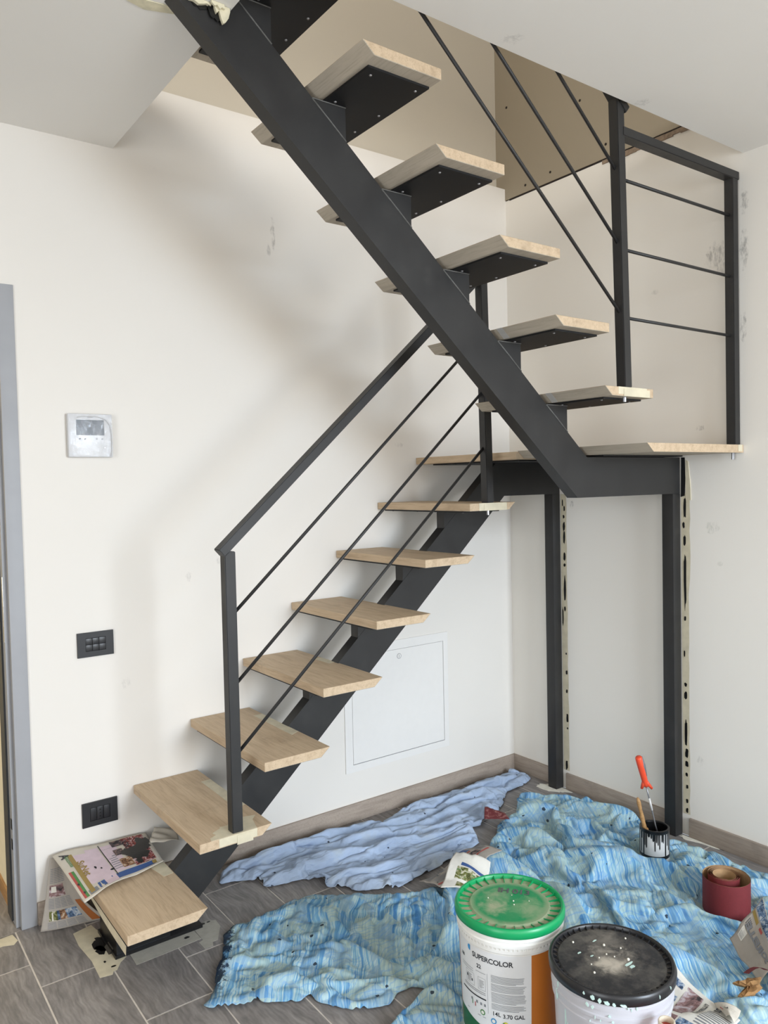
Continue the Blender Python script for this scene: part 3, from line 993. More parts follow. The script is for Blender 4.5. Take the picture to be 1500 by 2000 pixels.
wall_tape(-0.366, -0.333, 'cream tape strip with black dabs beside the post nearer the corner', 3,
          [(1.375, 0.016, 0.003, 0.004), (1.35, 0.012, 0.004, -0.006), (1.31, 0.008, 0.005, -0.002), (1.265, 0.020, 0.0065, -0.003), (1.215, 0.032, 0.0055, -0.004), (1.12, 0.020, 0.006, -0.004), (1.08, 0.008, 0.006, -0.004),
           (0.965, 0.060, 0.0065, -0.004), (0.87, 0.012, 0.005, -0.003), (0.83, 0.045, 0.0035, 0.010), (0.655, 0.005, 0.004, -0.007), (0.565, 0.010, 0.005, -0.008), (0.475, 0.009, 0.005, -0.008), (0.345, 0.022, 0.006, -0.009), (0.295, 0.005, 0.004, -0.009), (0.115, 0.022, 0.007, -0.002)])
wall_tape(-1.003, -0.973, 'cream tape strip with black dabs beside the post nearer the red roll', 8,
          [(1.36, 0.040, 0.006, -0.002), (1.29, 0.012, 0.005, 0.004), (1.225, 0.022, 0.006, 0.0), (1.06, 0.118, 0.0055, -0.001), (0.905, 0.010, 0.005, 0.0), (0.76, 0.014, 0.003, 0.004), (0.63, 0.008, 0.006, 0.0),
           (0.585, 0.017, 0.007, 0.0), (0.43, 0.060, 0.0055, 0.0), (0.345, 0.018, 0.007, -0.003), (0.30, 0.012, 0.007, -0.003), (0.255, 0.008, 0.005, -0.002), (0.205, 0.008, 0.005, -0.004), (0.145, 0.008, 0.005, -0.003), (0.105, 0.010, 0.005, -0.003)])
bm = bmesh.new()
ring = [(-0.973, 1.405), (-0.990, 1.41), (-0.993, 1.48), (-0.991, 1.566), (-0.976, 1.567)]
prism(bm, ring, 'x', -0.004, -0.0005)
jn = tag(finish('paint_seam', bm, 'black'), 'black painted seam where the upper beam meets the wall', 'paint')
bm = bmesh.new()
prism(bm, [(-0.995, 1.395), (-1.018, 1.392), (-1.016, 1.46), (-1.006, 1.55), (-0.995, 1.556)], 'x', -0.0035, -0.0002)
under(finish('loose_tape', bm, 'tape'), jn)

# ragged filler round the top of the upper stringer
bm = bmesh.new()
random.seed(11)
def lump(bm, c, r, sq=(1, 1, 1), seed=0, sub=3, rough=0.35):
    rg = random.Random(seed)
    q = bmesh.ops.create_icosphere(bm, subdivisions=sub, radius=1.0)
    ph = [(rg.uniform(2, 6), rg.uniform(2, 6), rg.uniform(2, 6), rg.uniform(0, 6)) for _ in range(6)]
    for v in q['verts']:
        d = 1 + rough * sum(math.sin(a * v.co.x + b * v.co.y + cc * v.co.z + p) for a, b, cc, p in ph) / 4
        v.co = Vector((c[0] + v.co.x * d * r * sq[0], c[1] + v.co.y * d * r * sq[1], c[2] + v.co.z * d * r * sq[2]))
def torn(bm, x0, x1, zs, y0, y1, seed):
    rg = random.Random(seed)
    n = len(zs) - 1
    low = [(x0 + (x1 - x0) * i / n + rg.uniform(-0.002, 0.002), z) for i, z in enumerate(zs)]
    prism(bm, [(x1, 2.6992), (x0, 2.6992)] + low, 'y', y0, y1)
torn(bm, -2.088, -2.018, [2.694, 2.690, 2.691, 2.686, 2.690, 2.694, 2.692], -0.980, -0.9715, 3)
torn(bm, -2.012, -1.972, [2.690, 2.676, 2.684, 2.668, 2.655, 2.660, 2.672, 2.690], -0.985, -0.9770, 4)
torn(bm, -2.024, -1.990, [2.694, 2.688, 2.692, 2.684, 2.690, 2.688], -0.992, -0.9860, 5)
foam = tag(finish('filler_foam', bm, 'foam'), 'torn cream filler where the upper beam enters the ceiling', 'filler')
bm = bmesh.new()
torn(bm, -2.070, -2.020, [2.690, 2.682, 2.684, 2.678, 2.681, 2.684, 2.690], -0.9712, -0.9700, 6)
torn(bm, -2.026, -1.985, [2.686, 2.670, 2.664, 2.668, 2.660, 2.664, 2.668, 2.676], -0.9765, -0.9750, 7)
o = finish('black_patch', bm, 'black')  # ragged black strips behind the flaps of filler
o.parent = foam
bm = bmesh.new()
prism(bm, [(-2.20, -0.875), (-2.15, -0.862), (-2.08, -0.885), (-2.085, -0.912), (-2.14, -0.905), (-2.19, -0.898)], 'z', 2.6975, 2.6995)
o = finish('dried_smear', bm, 'foam')
o.parent = foam
# dust and crumbs of plaster at the foot of the posts
for (pts, lab) in (([(-0.10, -0.235), (-0.06, -0.225), (-0.02, -0.262), (0.0, -0.335), (-0.02, -0.40), (-0.055, -0.365), (-0.075, -0.352), (-0.10, -0.305)], 'white plaster dust round the foot of the corner post'),
                   ([(-0.004, -0.975), (-0.004, -1.16), (-0.020, -1.14), (-0.028, -1.06), (-0.045, -1.01), (-0.030, -0.975)], 'white plaster dust at the foot of the post by the tin')):
    bm = bmesh.new()
    random.seed(7)
    cx = sum(p[0] for p in pts) / len(pts)
    cy = sum(p[1] for p in pts) / len(pts)
    rim = []
    for i in range(len(pts)):
        a, b = pts[i], pts[(i + 1) % len(pts)]
        for s in range(4):
            f = s / 4
            j = random.uniform(0.86, 1.08)
            rim.append((cx + (a[0] + (b[0] - a[0]) * f - cx) * j, cy + (a[1] + (b[1] - a[1]) * f - cy) * j))
    rim = [(min(x, -0.0135 if abs(y) > 0 else x), y) for x, y in rim]
    prism(bm, rim, 'z', 0.0003, 0.0015)
    tag(finish('plaster_dust', bm, 'plaster'), lab, 'dust')

# ------------------------------------------------------------------ the two dust sheets, gathered and dropped on the floor
BLUE_EDGE = [(-2.04, -0.76), (-1.98, -0.80), (-1.93, -0.83), (-1.90, -0.82), (-1.88, -0.85), (-1.80, -0.91), (-1.76, -0.89), (-1.76, -0.95), (-1.69, -1.04), (-1.61, -1.08), (-1.56, -1.05), (-1.51, -1.05), (-1.47, -1.09), (-1.56, -1.12), (-1.65, -1.15), (-1.80, -1.21), (-1.68, -1.46), (-1.50, -1.62), (-1.24, -1.72), (-0.91, -1.78), (-0.48, -1.79), (-0.12, -1.57), (-0.09, -1.38), (-0.10, -1.26), (-0.11, -1.07), (-0.12, -0.94), (-0.05, -0.76), (-0.05, -0.61), (-0.10, -0.44), (-0.18, -0.37), (-0.20, -0.31), (-0.25, -0.29), (-0.33, -0.345), (-0.42, -0.42), (-0.55, -0.44), (-0.66, -0.54), (-0.72, -0.57), (-0.82, -0.68), (-0.96, -0.65), (-1.06, -0.72), (-1.18, -0.66), (-1.30, -0.57), (-1.42, -0.48), (-1.47, -0.43), (-1.58, -0.43), (-1.71, -0.45), (-1.80, -0.45), (-1.83, -0.46), (-1.88, -0.56), (-1.96, -0.69), (-2.00, -0.74)]
PALE_EDGE = [(-1.71, -0.14), (-1.64, -0.06), (-1.56, -0.05), (-1.46, -0.06), (-1.37, -0.06), (-1.26, -0.05), (-1.14, -0.05), (-1.00, -0.05), (-0.93, -0.11), (-0.78, -0.08), (-0.63, -0.05), (-0.57, -0.05), (-0.47, -0.05), (-0.30, -0.05), (-0.10, -0.05), (-0.03, -0.05), (-0.05, -0.16), (-0.15, -0.20), (-0.26, -0.20), (-0.37, -0.29), (-0.47, -0.345), (-0.57, -0.35), (-0.61, -0.39), (-0.65, -0.38), (-0.73, -0.51), (-0.86, -0.54), (-1.01, -0.56), (-1.20, -0.585), (-1.34, -0.50), (-1.34, -0.46), (-1.40, -0.42), (-1.44, -0.31), (-1.58, -0.28), (-1.58, -0.21), (-1.62, -0.18)]
# what stands on the blue sheet: x, y, radius of the flat print
STANDING = [(-1.4005, -1.354, 0.134), (-1.368, -1.662, 0.134), (-0.284, -1.030, 0.064), (-0.408, -1.398, 0.088)]

def loose_sheet(edge, step, turn, stretch, seed, bend, grav, flat, bumps):
    poly = np.array(edge)
    rg = np.random.default_rng(seed)
    a = math.radians(turn)
    rot = np.array([[math.cos(a), -math.sin(a)], [math.sin(a), math.cos(a)]])
    pr = poly @ rot
    lo, hi = pr.min(0) - step, pr.max(0) + step
    gx, gy = np.arange(lo[0], hi[0], step), np.arange(lo[1], hi[1], step)
    grid = np.stack(np.meshgrid(gx, gy, indexing='ij'), -1)
    sh = grid.shape[:2]
    pts = grid.reshape(-1, 2) @ rot.T
    inside = np.zeros(len(pts), bool)
    dist = np.full(len(pts), 9.0)
    near = np.zeros_like(pts)
    for i in range(len(poly)):
        p, q = poly[i], poly[(i + 1) % len(poly)]
        d = q - p
        x, y = pts[:, 0], pts[:, 1]
        inside ^= ((p[1] > y) != (q[1] > y)) & (x < d[0] * (y - p[1]) / (d[1] + 1e-12) + p[0])
        t = np.clip(((pts - p) @ d) / (d @ d), 0, 1)
        c = p + t[:, None] * d
        e = np.hypot(*(pts - c).T)
        m = e < dist
        dist[m], near[m] = e[m], c[m]
    snap = dist < 0.62 * step
    pts[snap] = near[snap]
    ok = (inside | snap).reshape(sh)
    cells = ok[:-1, :-1] & ok[1:, :-1] & ok[1:, 1:] & ok[:-1, 1:]
    used = np.zeros(sh, bool)
    for di in (0, 1):
        for dj in (0, 1):
            used[di:sh[0] - 1 + di, dj:sh[1] - 1 + dj] |= cells
    idx = -np.ones(sh, int)
    idx[used] = np.arange(used.sum())
    target = pts.reshape(sh + (2,))[used]
    rim = snap.reshape(sh)[used]
    ci, cj = np.nonzero(cells)
    faces = np.stack([idx[ci, cj], idx[ci + 1, cj], idx[ci + 1, cj + 1], idx[ci, cj + 1]], 1)
    mid = target.mean(0)
    cloth_uv = stretch((target - mid) @ rot)
    flat_xy = cloth_uv @ rot.T + mid
    z = np.full(len(target), 0.02)
    for k in range(60):
        w = rg.normal(0, 1, 2)
        w = w / np.hypot(*w) * rg.uniform(*bumps)
        z += 0.003 * np.sin(flat_xy @ w + rg.uniform(0, 6.3))
    me = bpy.data.meshes.new('loose')
    me.from_pydata(np.c_[flat_xy, z].tolist(), [], faces.tolist())
    ob = link(bpy.data.objects.new('loose', me))
    ob.shape_key_add(name='Basis')
    key = ob.shape_key_add(name='gathered')
    key.data.foreach_set('co', np.c_[target, np.full(len(target), 0.004)].ravel())
    for fr, val in ((1, 0.0), (58, 1.0)):
        key.value = val
        key.keyframe_insert('value', frame=fr)
    for fc in me.shape_keys.animation_data.action.fcurves:
        for kp in fc.keyframe_points:
            kp.interpolation = 'LINEAR'
    vg = ob.vertex_groups.new(name='held')
    r = np.nonzero(rim)[0]
    wob = np.sin(target[r, 0] * 37 + 1) + np.sin(target[r, 1] * 41 + 2) + np.sin((target[r, 0] + target[r, 1]) * 23)
    vg.add(r[wob > -0.6].tolist(), 1.0, 'REPLACE')
    fl = np.zeros(len(target), bool)
    for (x, y, rr) in flat:
        fl |= np.hypot(target[:, 0] - x, target[:, 1] - y) < rr
    if fl.any():
        vg.add(np.nonzero(fl)[0].tolist(), 1.0, 'REPLACE')
    md = ob.modifiers.new('fall', 'CLOTH')
    st = md.settings
    st.vertex_group_mass = 'held'
    st.quality, st.mass = 6, 0.08
    st.tension_stiffness = st.compression_stiffness = 20
    st.shear_stiffness = 8
    st.bending_stiffness = bend
    st.tension_damping = st.compression_damping = st.shear_damping = 8
    st.bending_damping = 0.3
    st.air_damping = 3
    st.effector_weights.gravity = grav
    cs = md.collision_settings
    cs.use_self_collision = True
    cs.self_distance_min, cs.distance_min = 0.0035, 0.003
    cs.collision_quality, cs.self_friction = 3, 8
    return ob, md, cloth_uv, faces, fl

def settle(items, last):
    stops = [boxo('stop', b, 'wall') for b in ((-4, 2, -4, 1.5, -0.5, 0.0), (-4, 2, -0.013, 0.6, -0.1, 0.8), (-0.013, 0.6, -4, 1, -0.1, 0.8))]
    for s in stops:
        s.modifiers.new('stop', 'COLLISION')
        s.collision.thickness_outer = 0.002
        s.collision.cloth_friction = 25
    for it in items:
        it[1].point_cache.frame_start, it[1].point_cache.frame_end = 1, last
    SC.frame_start, SC.frame_end = 1, last
    for fr in range(1, last + 1):
        SC.frame_set(fr)
    dg = bpy.context.evaluated_depsgraph_get()
    out = []
    for it in items:
        em = it[0].evaluated_get(dg).data
        co = np.zeros(len(em.vertices) * 3)
        em.vertices.foreach_get('co', co)
        out.append(co.reshape(-1, 3).copy())
    for o in stops + [it[0] for it in items]:
        bpy.data.objects.remove(o)
    SC.frame_set(1)
    return out

def dust_sheet(co, weave, faces, mat, label, grain, relief):
    co[:, 2] = np.maximum(co[:, 2], 0.0022)
    me = bpy.data.meshes.new('dust_sheet')
    me.from_pydata(co.tolist(), [], faces.tolist())
    uv = me.uv_layers.new(name='UVMap')
    uv.data.foreach_set('uv', (weave + 2.0)[faces.ravel()].ravel().astype(np.float32))
    me.polygons.foreach_set('use_smooth', [True] * len(me.polygons))
    me.materials.append(M[mat])
    o = link(bpy.data.objects.new('dust_sheet', me))
    s = o.modifiers.new('smooth', 'SUBSURF')
    s.levels = s.render_levels = 2
    crease_noise = bpy.data.textures.new('creases', 'MUSGRAVE')
    crease_noise.musgrave_type = 'RIDGED_MULTIFRACTAL'
    crease_noise.noise_scale = 0.115
    crease_noise.octaves, crease_noise.lacunarity, crease_noise.dimension_max = 2.5, 2.2, 0.9
    crease_noise.noise_intensity = 0.2
    cr = me.uv_layers.new(name='crease')
    turn = np.array([[0.94, -0.34], [0.34, 0.94]])
    cr.data.foreach_set('uv', ((weave @ turn) * np.array(grain))[faces.ravel()].ravel().astype(np.float32))
    me.uv_layers.active = me.uv_layers['UVMap']
    me.uv_layers['UVMap'].active_render = True
    vg = o.vertex_groups.new(name='free')
    w = np.ones(len(co))
    for (x, y, rr) in STANDING:
        w *= np.clip((np.hypot(co[:, 0] - x, co[:, 1] - y) - rr - 0.015) / 0.05, 0, 1)
    for wt in np.unique(np.round(w, 1)):
        vg.add(np.nonzero(np.round(w, 1) == wt)[0].tolist(), float(wt), 'REPLACE')
    dm = o.modifiers.new('creases', 'DISPLACE')
    dm.texture, dm.texture_coords, dm.uv_layer = crease_noise, 'UV', 'crease'
    dm.strength, dm.mid_level = relief, 0.0
    dm.vertex_group = 'free'
    th = o.modifiers.new('thickness', 'SOLIDIFY')
    th.thickness, th.offset = 0.0012, 1
    return tag(o, label, 'dust sheet')

def blue_stretch(p):
    xx = np.linspace(p[:, 0].min() - 0.1, p[:, 0].max() + 0.1, 400)
    t = np.clip((xx + 0.45) / 0.5, 0, 1)
    ss = 1.09 + 0.36 * t * t * (3 - 2 * t)
    cum = np.concatenate([[0], np.cumsum((ss[1:] + ss[:-1]) / 2 * np.diff(xx))])
    return np.stack([np.interp(p[:, 0], xx, cum) - np.interp(0, xx, cum), p[:, 1] * np.interp(p[:, 0], (-0.5, 0.1), (1.13, 1.24))], 1)
sheet_a = loose_sheet(BLUE_EDGE, 0.0132, 14, blue_stretch, 3, 0.5, 0.40, STANDING, (5, 18))
sheet_b = loose_sheet(PALE_EDGE, 0.0105, -4, lambda p: p * np.array([1.10, 1.62]), 5, 0.03, 1.0, [], (6, 22))
got_a, got_b = settle([sheet_a, sheet_b], 84)
# cloth keeps clear of the walls of the pails, tin and roll that stand on it
for (x, y, rr) in STANDING:
    dx, dy = got_a[:, 0] - x, got_a[:, 1] - y
    d = np.hypot(dx, dy) + 1e-9
    keep = rr + 0.012
    m = (d < keep) & (~sheet_a[4]) & (d > rr * 0.8)
    got_a[m, 0], got_a[m, 1] = x + dx[m] / d[m] * keep, y + dy[m] / d[m] * keep
    got_a[d < rr + 0.002, 2] = 0.0025
    m = (d >= rr + 0.002) & (d < rr + 0.10)
    got_a[m, 2] = np.minimum(got_a[m, 2], 0.006 + (d[m] - rr) * 0.8)
blue = dust_sheet(got_a, sheet_a[2], sheet_a[3], 'blue_cloth', 'large crumpled blue patterned dust sheet with black paint splashes under the pails', (1.0, 0.32), 0.016)
pale = dust_sheet(got_b, sheet_b[2], sheet_b[3], 'pale_cloth', 'plain pale blue rumpled dust sheet along the skirting under the hatch', (0.34, 1.15), 0.016)

_tops = np.concatenate([got_a, got_b])
def on_sheets(x, y, r=0.05, floor_z=0.002):
    d = np.hypot(_tops[:, 0] - x, _tops[:, 1] - y) + 0.0
    m = d < r
    return float(max(floor_z, _tops[m, 2].max() + 0.012)) if m.any() else floor_z
def rest_on_sheets(quad, r=0.045, n=9):
    """height grid over a quad (metres), smoothed so that paper spans the folds below it"""
    A, B, C, D = [Vector((p[0], p[1], 0)) for p in quad]
    g = np.array([[on_sheets(*(A.lerp(B, i / n).lerp(D.lerp(C, i / n), j / n))[:2], r) for j in range(n + 1)] for i in range(n + 1)])
    low = g.copy()
    for _ in range(3):
        p = np.concatenate([g[:1], g, g[-1:]], 0)
        p = np.concatenate([p[:, :1], p, p[:, -1:]], 1)
        g = np.maximum(low, (p[:-2, 1:-1] + p[2:, 1:-1] + p[1:-1, :-2] + p[1:-1, 2:] + p[1:-1, 1:-1]) / 5)
    def h(u, v):
        a, b = min(max(u, 0), 1) * n, min(max(v, 0), 1) * n
        i, j = min(int(a), n - 1), min(int(b), n - 1)
        a, b = a - i, b - j
        return (g[i, j] * (1 - a) + g[i + 1, j] * a) * (1 - b) + (g[i, j + 1] * (1 - a) + g[i + 1, j + 1] * a) * b
    return h

# ------------------------------------------------------------------ paint pails
VIEW = lambda c: math.atan2(CAM.y - c[1], CAM.x - c[0])

def pail_lid(t, c, z, R0, rib_in, nribs, mat, rim_mat, disc_lift, chan):
    """rimmed snap-on lid with radial ribs in its channel"""
    bm = bmesh.new()
    lathe(bm, [(R0 - 0.004, z - 0.026), (R0, z - 0.024), (R0 + 0.001, z - 0.010), (R0 - 0.0015, z - 0.002), (R0 - 0.004, z), (R0 - 0.0085, z), (R0 - 0.0100, z - 0.002), (R0 - 0.011, z - chan)], 96)
    rim = finish('lid_rim', bm, rim_mat, None, True)
    rim.location = (c[0], c[1], 0)
    bm = bmesh.new()
    lathe(bm, [(R0 - 0.011, z - chan), (rib_in + 0.002, z - chan), (rib_in - 0.003, z - chan + disc_lift), (0.4 * rib_in, z - chan + disc_lift + 0.0008), (0, z - chan + disc_lift + 0.0008)], 96)
    disc = finish('lid', bm, mat, None, 30)
    disc.location = (c[0], c[1], 0)
    under(disc, t)
    under(rim, disc)
    rb = bmesh.new()
    r0, r1 = rib_in - 0.001, R0 - 0.0105
    prism(rb, [(r1, z - 0.0025), (r1, z - chan), (r0, z - chan), (r0, z - chan + 0.002), (r1 - 0.008, z - 0.006)], 'y', -0.0009, 0.0009)
    ro = finish('lid_rib', rb, rim_mat)
    me = ro.data
    bpy.data.objects.remove(ro)
    for i in range(nribs):
        o = link(bpy.data.objects.new('lid_rib', me), disc)
        o.rotation_euler = (0, 0, 2 * math.pi * (i + 0.3) / nribs)
    return disc

# ---- green lidded pail with its printed label
GC, GZ = (-1.4005, -1.354), 0.005
green = thing('paint_pail', 'tall white paint pail with bright green lid and white and orange label', 'paint pail', (GC[0], GC[1], GZ))
gr = lambda z: 0.1275 + (0.1365 - 0.1275) * z / 0.285
bm = bmesh.new()
lathe(bm, [(0, GZ), (gr(0) - 0.004, GZ), (gr(0), 0.010), (gr(0.27), 0.270), (gr(0.287), 0.287), (0.1395, 0.290), (0.1400, 0.299), (0.1385, 0.3005), (0.1385, 0.304), (0.1425, 0.306), (0.1430, 0.314), (0.1405, 0.316), (0.1405, 0.320), (0.1425, 0.322), (0.1425, 0.334)], 96, GC)
under(finish('pail_body', bm, 'pail_white', None, 25), green)
bm = bmesh.new()
va = VIEW(GC)
for k in range(40):
    a = va + math.radians(-90 + 4.5 * k)
    d = Vector((math.cos(a), math.sin(a), 0))
    p = Vector((GC[0], GC[1], 0)) + d * 0.1410
    bar(bm, p + Vector((0, 0, 0.2995)), p + Vector((0, 0, 0.3055)), 0.0016, 0.004, d)
under(finish('collar_rib', bm, 'pail_white'), green)['kind'] = 'stuff'
lid = pail_lid(green, GC, 0.357, 0.1465, 0.108, 30, 'lid_green', 'green', 0.004, 0.012)

def on_pail(deg, z, lift=0.0009, c=GC, rf=gr):
    a = va + math.radians(deg)
    r = rf(z) + lift
    return (c[0] + r * math.cos(a), c[1] + r * math.sin(a), z)
def wrap(d0, d1, z0, z1, mat, name, parent, lift=0.0004, top=None):
    bm = bmesh.new()
    n = max(2, int(abs(d1 - d0) / 3))
    for i in range(n):
        da, db = d0 + (d1 - d0) * i / n, d0 + (d1 - d0) * (i + 1) / n
        for j in range(4):
            za0 = z0 + ((top(da) if top else z1) - z0) * j / 4
            za1 = z0 + ((top(da) if top else z1) - z0) * (j + 1) / 4
            zb0 = z0 + ((top(db) if top else z1) - z0) * j / 4
            zb1 = z0 + ((top(db) if top else z1) - z0) * (j + 1) / 4
            bm.faces.new([bm.verts.new(on_pail(*p, lift)) for p in ((da, za0), (db, zb0), (db, zb1), (da, za1))])
    bmesh.ops.remove_doubles(bm, verts=bm.verts, dist=1e-6)
    return under(finish(name, bm, mat, None, True), parent)
lab = wrap(-78, 23, 0.030, 0.284, 'label_white', 'label', green)
wrap(23.05, 150, 0.030, 0.284, 'label_orange', 'label_side', green)
wrap(-150, -78.05, 0.030, 0.284, 'label_orange', 'label_side', green)
wrap(-78, 23, 0.0305, 0.085, 'label_green', 'label_band', green, 0.0007, lambda d: 0.092 - 0.030 * max(0, (d + 62) / 60) if d > -62 else 0.092)

def print_text(bm, s, size, deg, z, bold=0.0, mi=0, spacing=1.0):
    v, f = text_mesh(s, size, bold, 'LEFT', spacing)
    k = math.degrees(1 / 0.135)
    add_mapped(bm, v, f, lambda x, y: on_pail(deg + x * k, z + y, 0.0013), mi)
def print_bar(bm, d0, d1, z0, z1, mi=0, n=8):
    patch(bm, lambda d, z: on_pail(d, z, 0.0012), d0, d1, z0, z1, mi, n, 1)
def print_disc(bm, deg, z, r, mi, lift=0.0012):
    k = math.degrees(1 / 0.135)
    vs = [bm.verts.new(on_pail(deg + r * k * math.cos(a * math.pi / 10), z + r * math.sin(a * math.pi / 10), lift)) for a in range(20)]
    bm.faces.new(vs).material_index = mi
bm = bmesh.new()
print_text(bm, 'SUPERCOLOR', 0.0190, -45.5, 0.2558, 0.0003, 0, 0.95)
print_text(bm, '22', 0.0145, -39.5, 0.2320, 0.0003, 0, 1.0)
print_text(bm, '100', 0.0115, -68.0, 0.2360, 0.0003)
print_text(bm, '14L', 0.0150, -21.0, 0.1205, 0.0002, 0, 1.05)
print_text(bm, '3.70 GAL', 0.0150, -9.0, 0.1185, 0.0002, 0, 0.98)
under(finish('lettering', bm, 'ink', None, False, False), lab)['kind'] = 'stuff'
bm = bmesh.new()
rg = random.Random(5)
zz = 0.2255
for blk in (6, 6, 8, 5):
    for i in range(blk):
        e = 17 - (rg.uniform(2, 12) if i == blk - 1 else rg.uniform(0, 3.5))
        print_bar(bm, -21.5, e, zz, zz + 0.0011, 0, 12)
        zz -= 0.0034
    zz -= 0.0022
for d0, d1, z in ((-66, -45, 0.2195), (-66, -45, 0.2135), (-41, -28, 0.2215)):
    print_bar(bm, d0, d1, z, z + 0.0010)
print_bar(bm, -26.0, -25.7, 0.120, 0.226, 0, 1)
for (d0, d1, z0, z1) in ((-38, -28.5, 0.176, 0.208), (-58, -44, 0.176, 0.208)):
    for q in ((d0, d1, z0, z0 + 0.0006), (d0, d1, z1, z1 + 0.0006), (d0, d0 + 0.25, z0, z1), (d1, d1 + 0.25, z0, z1)):
        print_bar(bm, *q)
for i in range(7):
    print_bar(bm, -36.5, -31.5 + rg.uniform(-1.5, 1.5), 0.181 + i * 0.0032, 0.182 + i * 0.0032)
    print_bar(bm, -56, -48 + rg.uniform(-2, 2), 0.181 + i * 0.0032, 0.182 + i * 0.0032)
for z in (0.1690, 0.1645):
    print_bar(bm, -62, -28.5, z, z + 0.0014)
for d in (-50, -42, -36, -31):
    print_bar(bm, d, d + 2.4, 0.134, 0.141)
for d in (-58, -40, -33):
    print_bar(bm, d, d + 4, 0.104, 0.1052)
under(finish('small_print', bm, 'ink_grey', None, False, False), lab)['kind'] = 'stuff'
bm = bmesh.new()
print_bar(bm, -66, -28, 0.1510, 0.1545, 0, 14)
print_bar(bm, -48.0, -46.5, 0.185, 0.192)
print_bar(bm, -56.5, -54.5, 0.190, 0.197)
under(finish('dark_print', bm, 'ink', None, False, False), lab)
bm = bmesh.new()
k = math.degrees(1 / 0.135)
pts = [(-52.2, 0.280), (-49.3, 0.281), (-48.6, 0.279), (-48.6, 0.266), (-50.4, 0.266), (-52.0, 0.269), (-52.7, 0.274)]
bm.faces.new([bm.verts.new(on_pail(a, b, 0.0012)) for a, b in pts])
print_disc(bm, -19.5, 0.1045, 0.0078, 0)
print_disc(bm, -19.5, 0.1045, 0.0048, 1, 0.0015)
under(finish('emblem', bm, ['ink_blue', 'flyer'], None, False, False), lab)
bm = bmesh.new()
print_disc(bm, -33.0, 0.1165, 0.0075, 0)
print_disc(bm, -33.0, 0.1165, 0.0046, 1, 0.0015)
print_bar(bm, -48.5, -47.3, 0.124, 0.136, 0, 1)
print_bar(bm, -44.0, -42.8, 0.122, 0.134, 2, 1)
print_disc(bm, -6.0, 0.1010, 0.0080, 3)
print_disc(bm, -4.6, 0.0995, 0.0046, 2, 0.0015)
print_disc(bm, -7.8, 0.1030, 0.0036, 0, 0.0016)
under(finish('emblem', bm, ['ink_green', 'flyer', 'ink_red', 'yellow'], None, False, False), lab)
# handwriting on the lid
bm = bmesh.new()
v, f = text_mesh('IH 013', 0.034, 0.0007, 'CENTER', 0.95)
rot = Matrix.Rotation(va + math.pi / 2 - 0.10, 2)
lz = 0.357 - 0.012 + 0.004 + 0.0016
dd = Vector((math.cos(va), math.sin(va)))
ctr = Vector(GC) - dd * 0.046 + Vector((-dd.y, dd.x)) * 0.012
add_mapped(bm, v, f, lambda x, y: (*(ctr + rot @ Vector((x, y))), lz))
o = finish('handwriting', bm, 'ink_mid', None, False, False)
under(o, lid)
o.location.x -= 0
bm = bmesh.new()
rg = random.Random(9)
for (x, y, r) in ((0.012, -0.004, 0.0022), (0.0, -0.018, 0.002), (-0.03, 0.05, 0.0018), (0.045, -0.03, 0.0015), (0.03, 0.02, 0.0014)):
    bmesh.ops.create_icosphere(bm, subdivisions=1, radius=r, matrix=Matrix.Translation((GC[0] + x, GC[1] + y, lz + r * 0.4)))
under(finish('plaster_crumbs', bm, 'plaster'), lid)['kind'] = 'stuff'

# ---- black lidded pail
BC, BZ = (-1.368, -1.662), 0.005
dark = thing('paint_pail', 'greyish translucent paint pail with dusty black lid, nearest the camera', 'paint pail', (BC[0], BC[1], BZ))
br_ = lambda z: 0.126 + 0.011 * z / 0.285
bm = bmesh.new()
lathe(bm, [(0, BZ), (br_(0) - 0.004, BZ), (br_(0), 0.010), (br_(0.252), 0.252), (0.1400, 0.254), (0.1405, 0.260), (0.1385, 0.262), (0.1385, 0.272), (0.1420, 0.274), (0.1425, 0.281), (0.1395, 0.283), (0.1395, 0.294), (0.1430, 0.296), (0.1430, 0.304), (0.1410, 0.306), (0.1410, 0.320)], 96, BC)
under(finish('pail_body', bm, 'pail_grey', None, 25), dark)
lid2 = pail_lid(dark, BC, 0.338, 0.1475, 0.1275, 46, 'lid_black', 'lid_rim_black', 0.0035, 0.010)
vb = VIEW(BC)
def on_dark(deg, z, r):
    a = vb + math.radians(deg)
    return Vector((BC[0] + r * math.cos(a), BC[1] + r * math.sin(a), z))
bm = bmesh.new()
rg = random.Random(21)
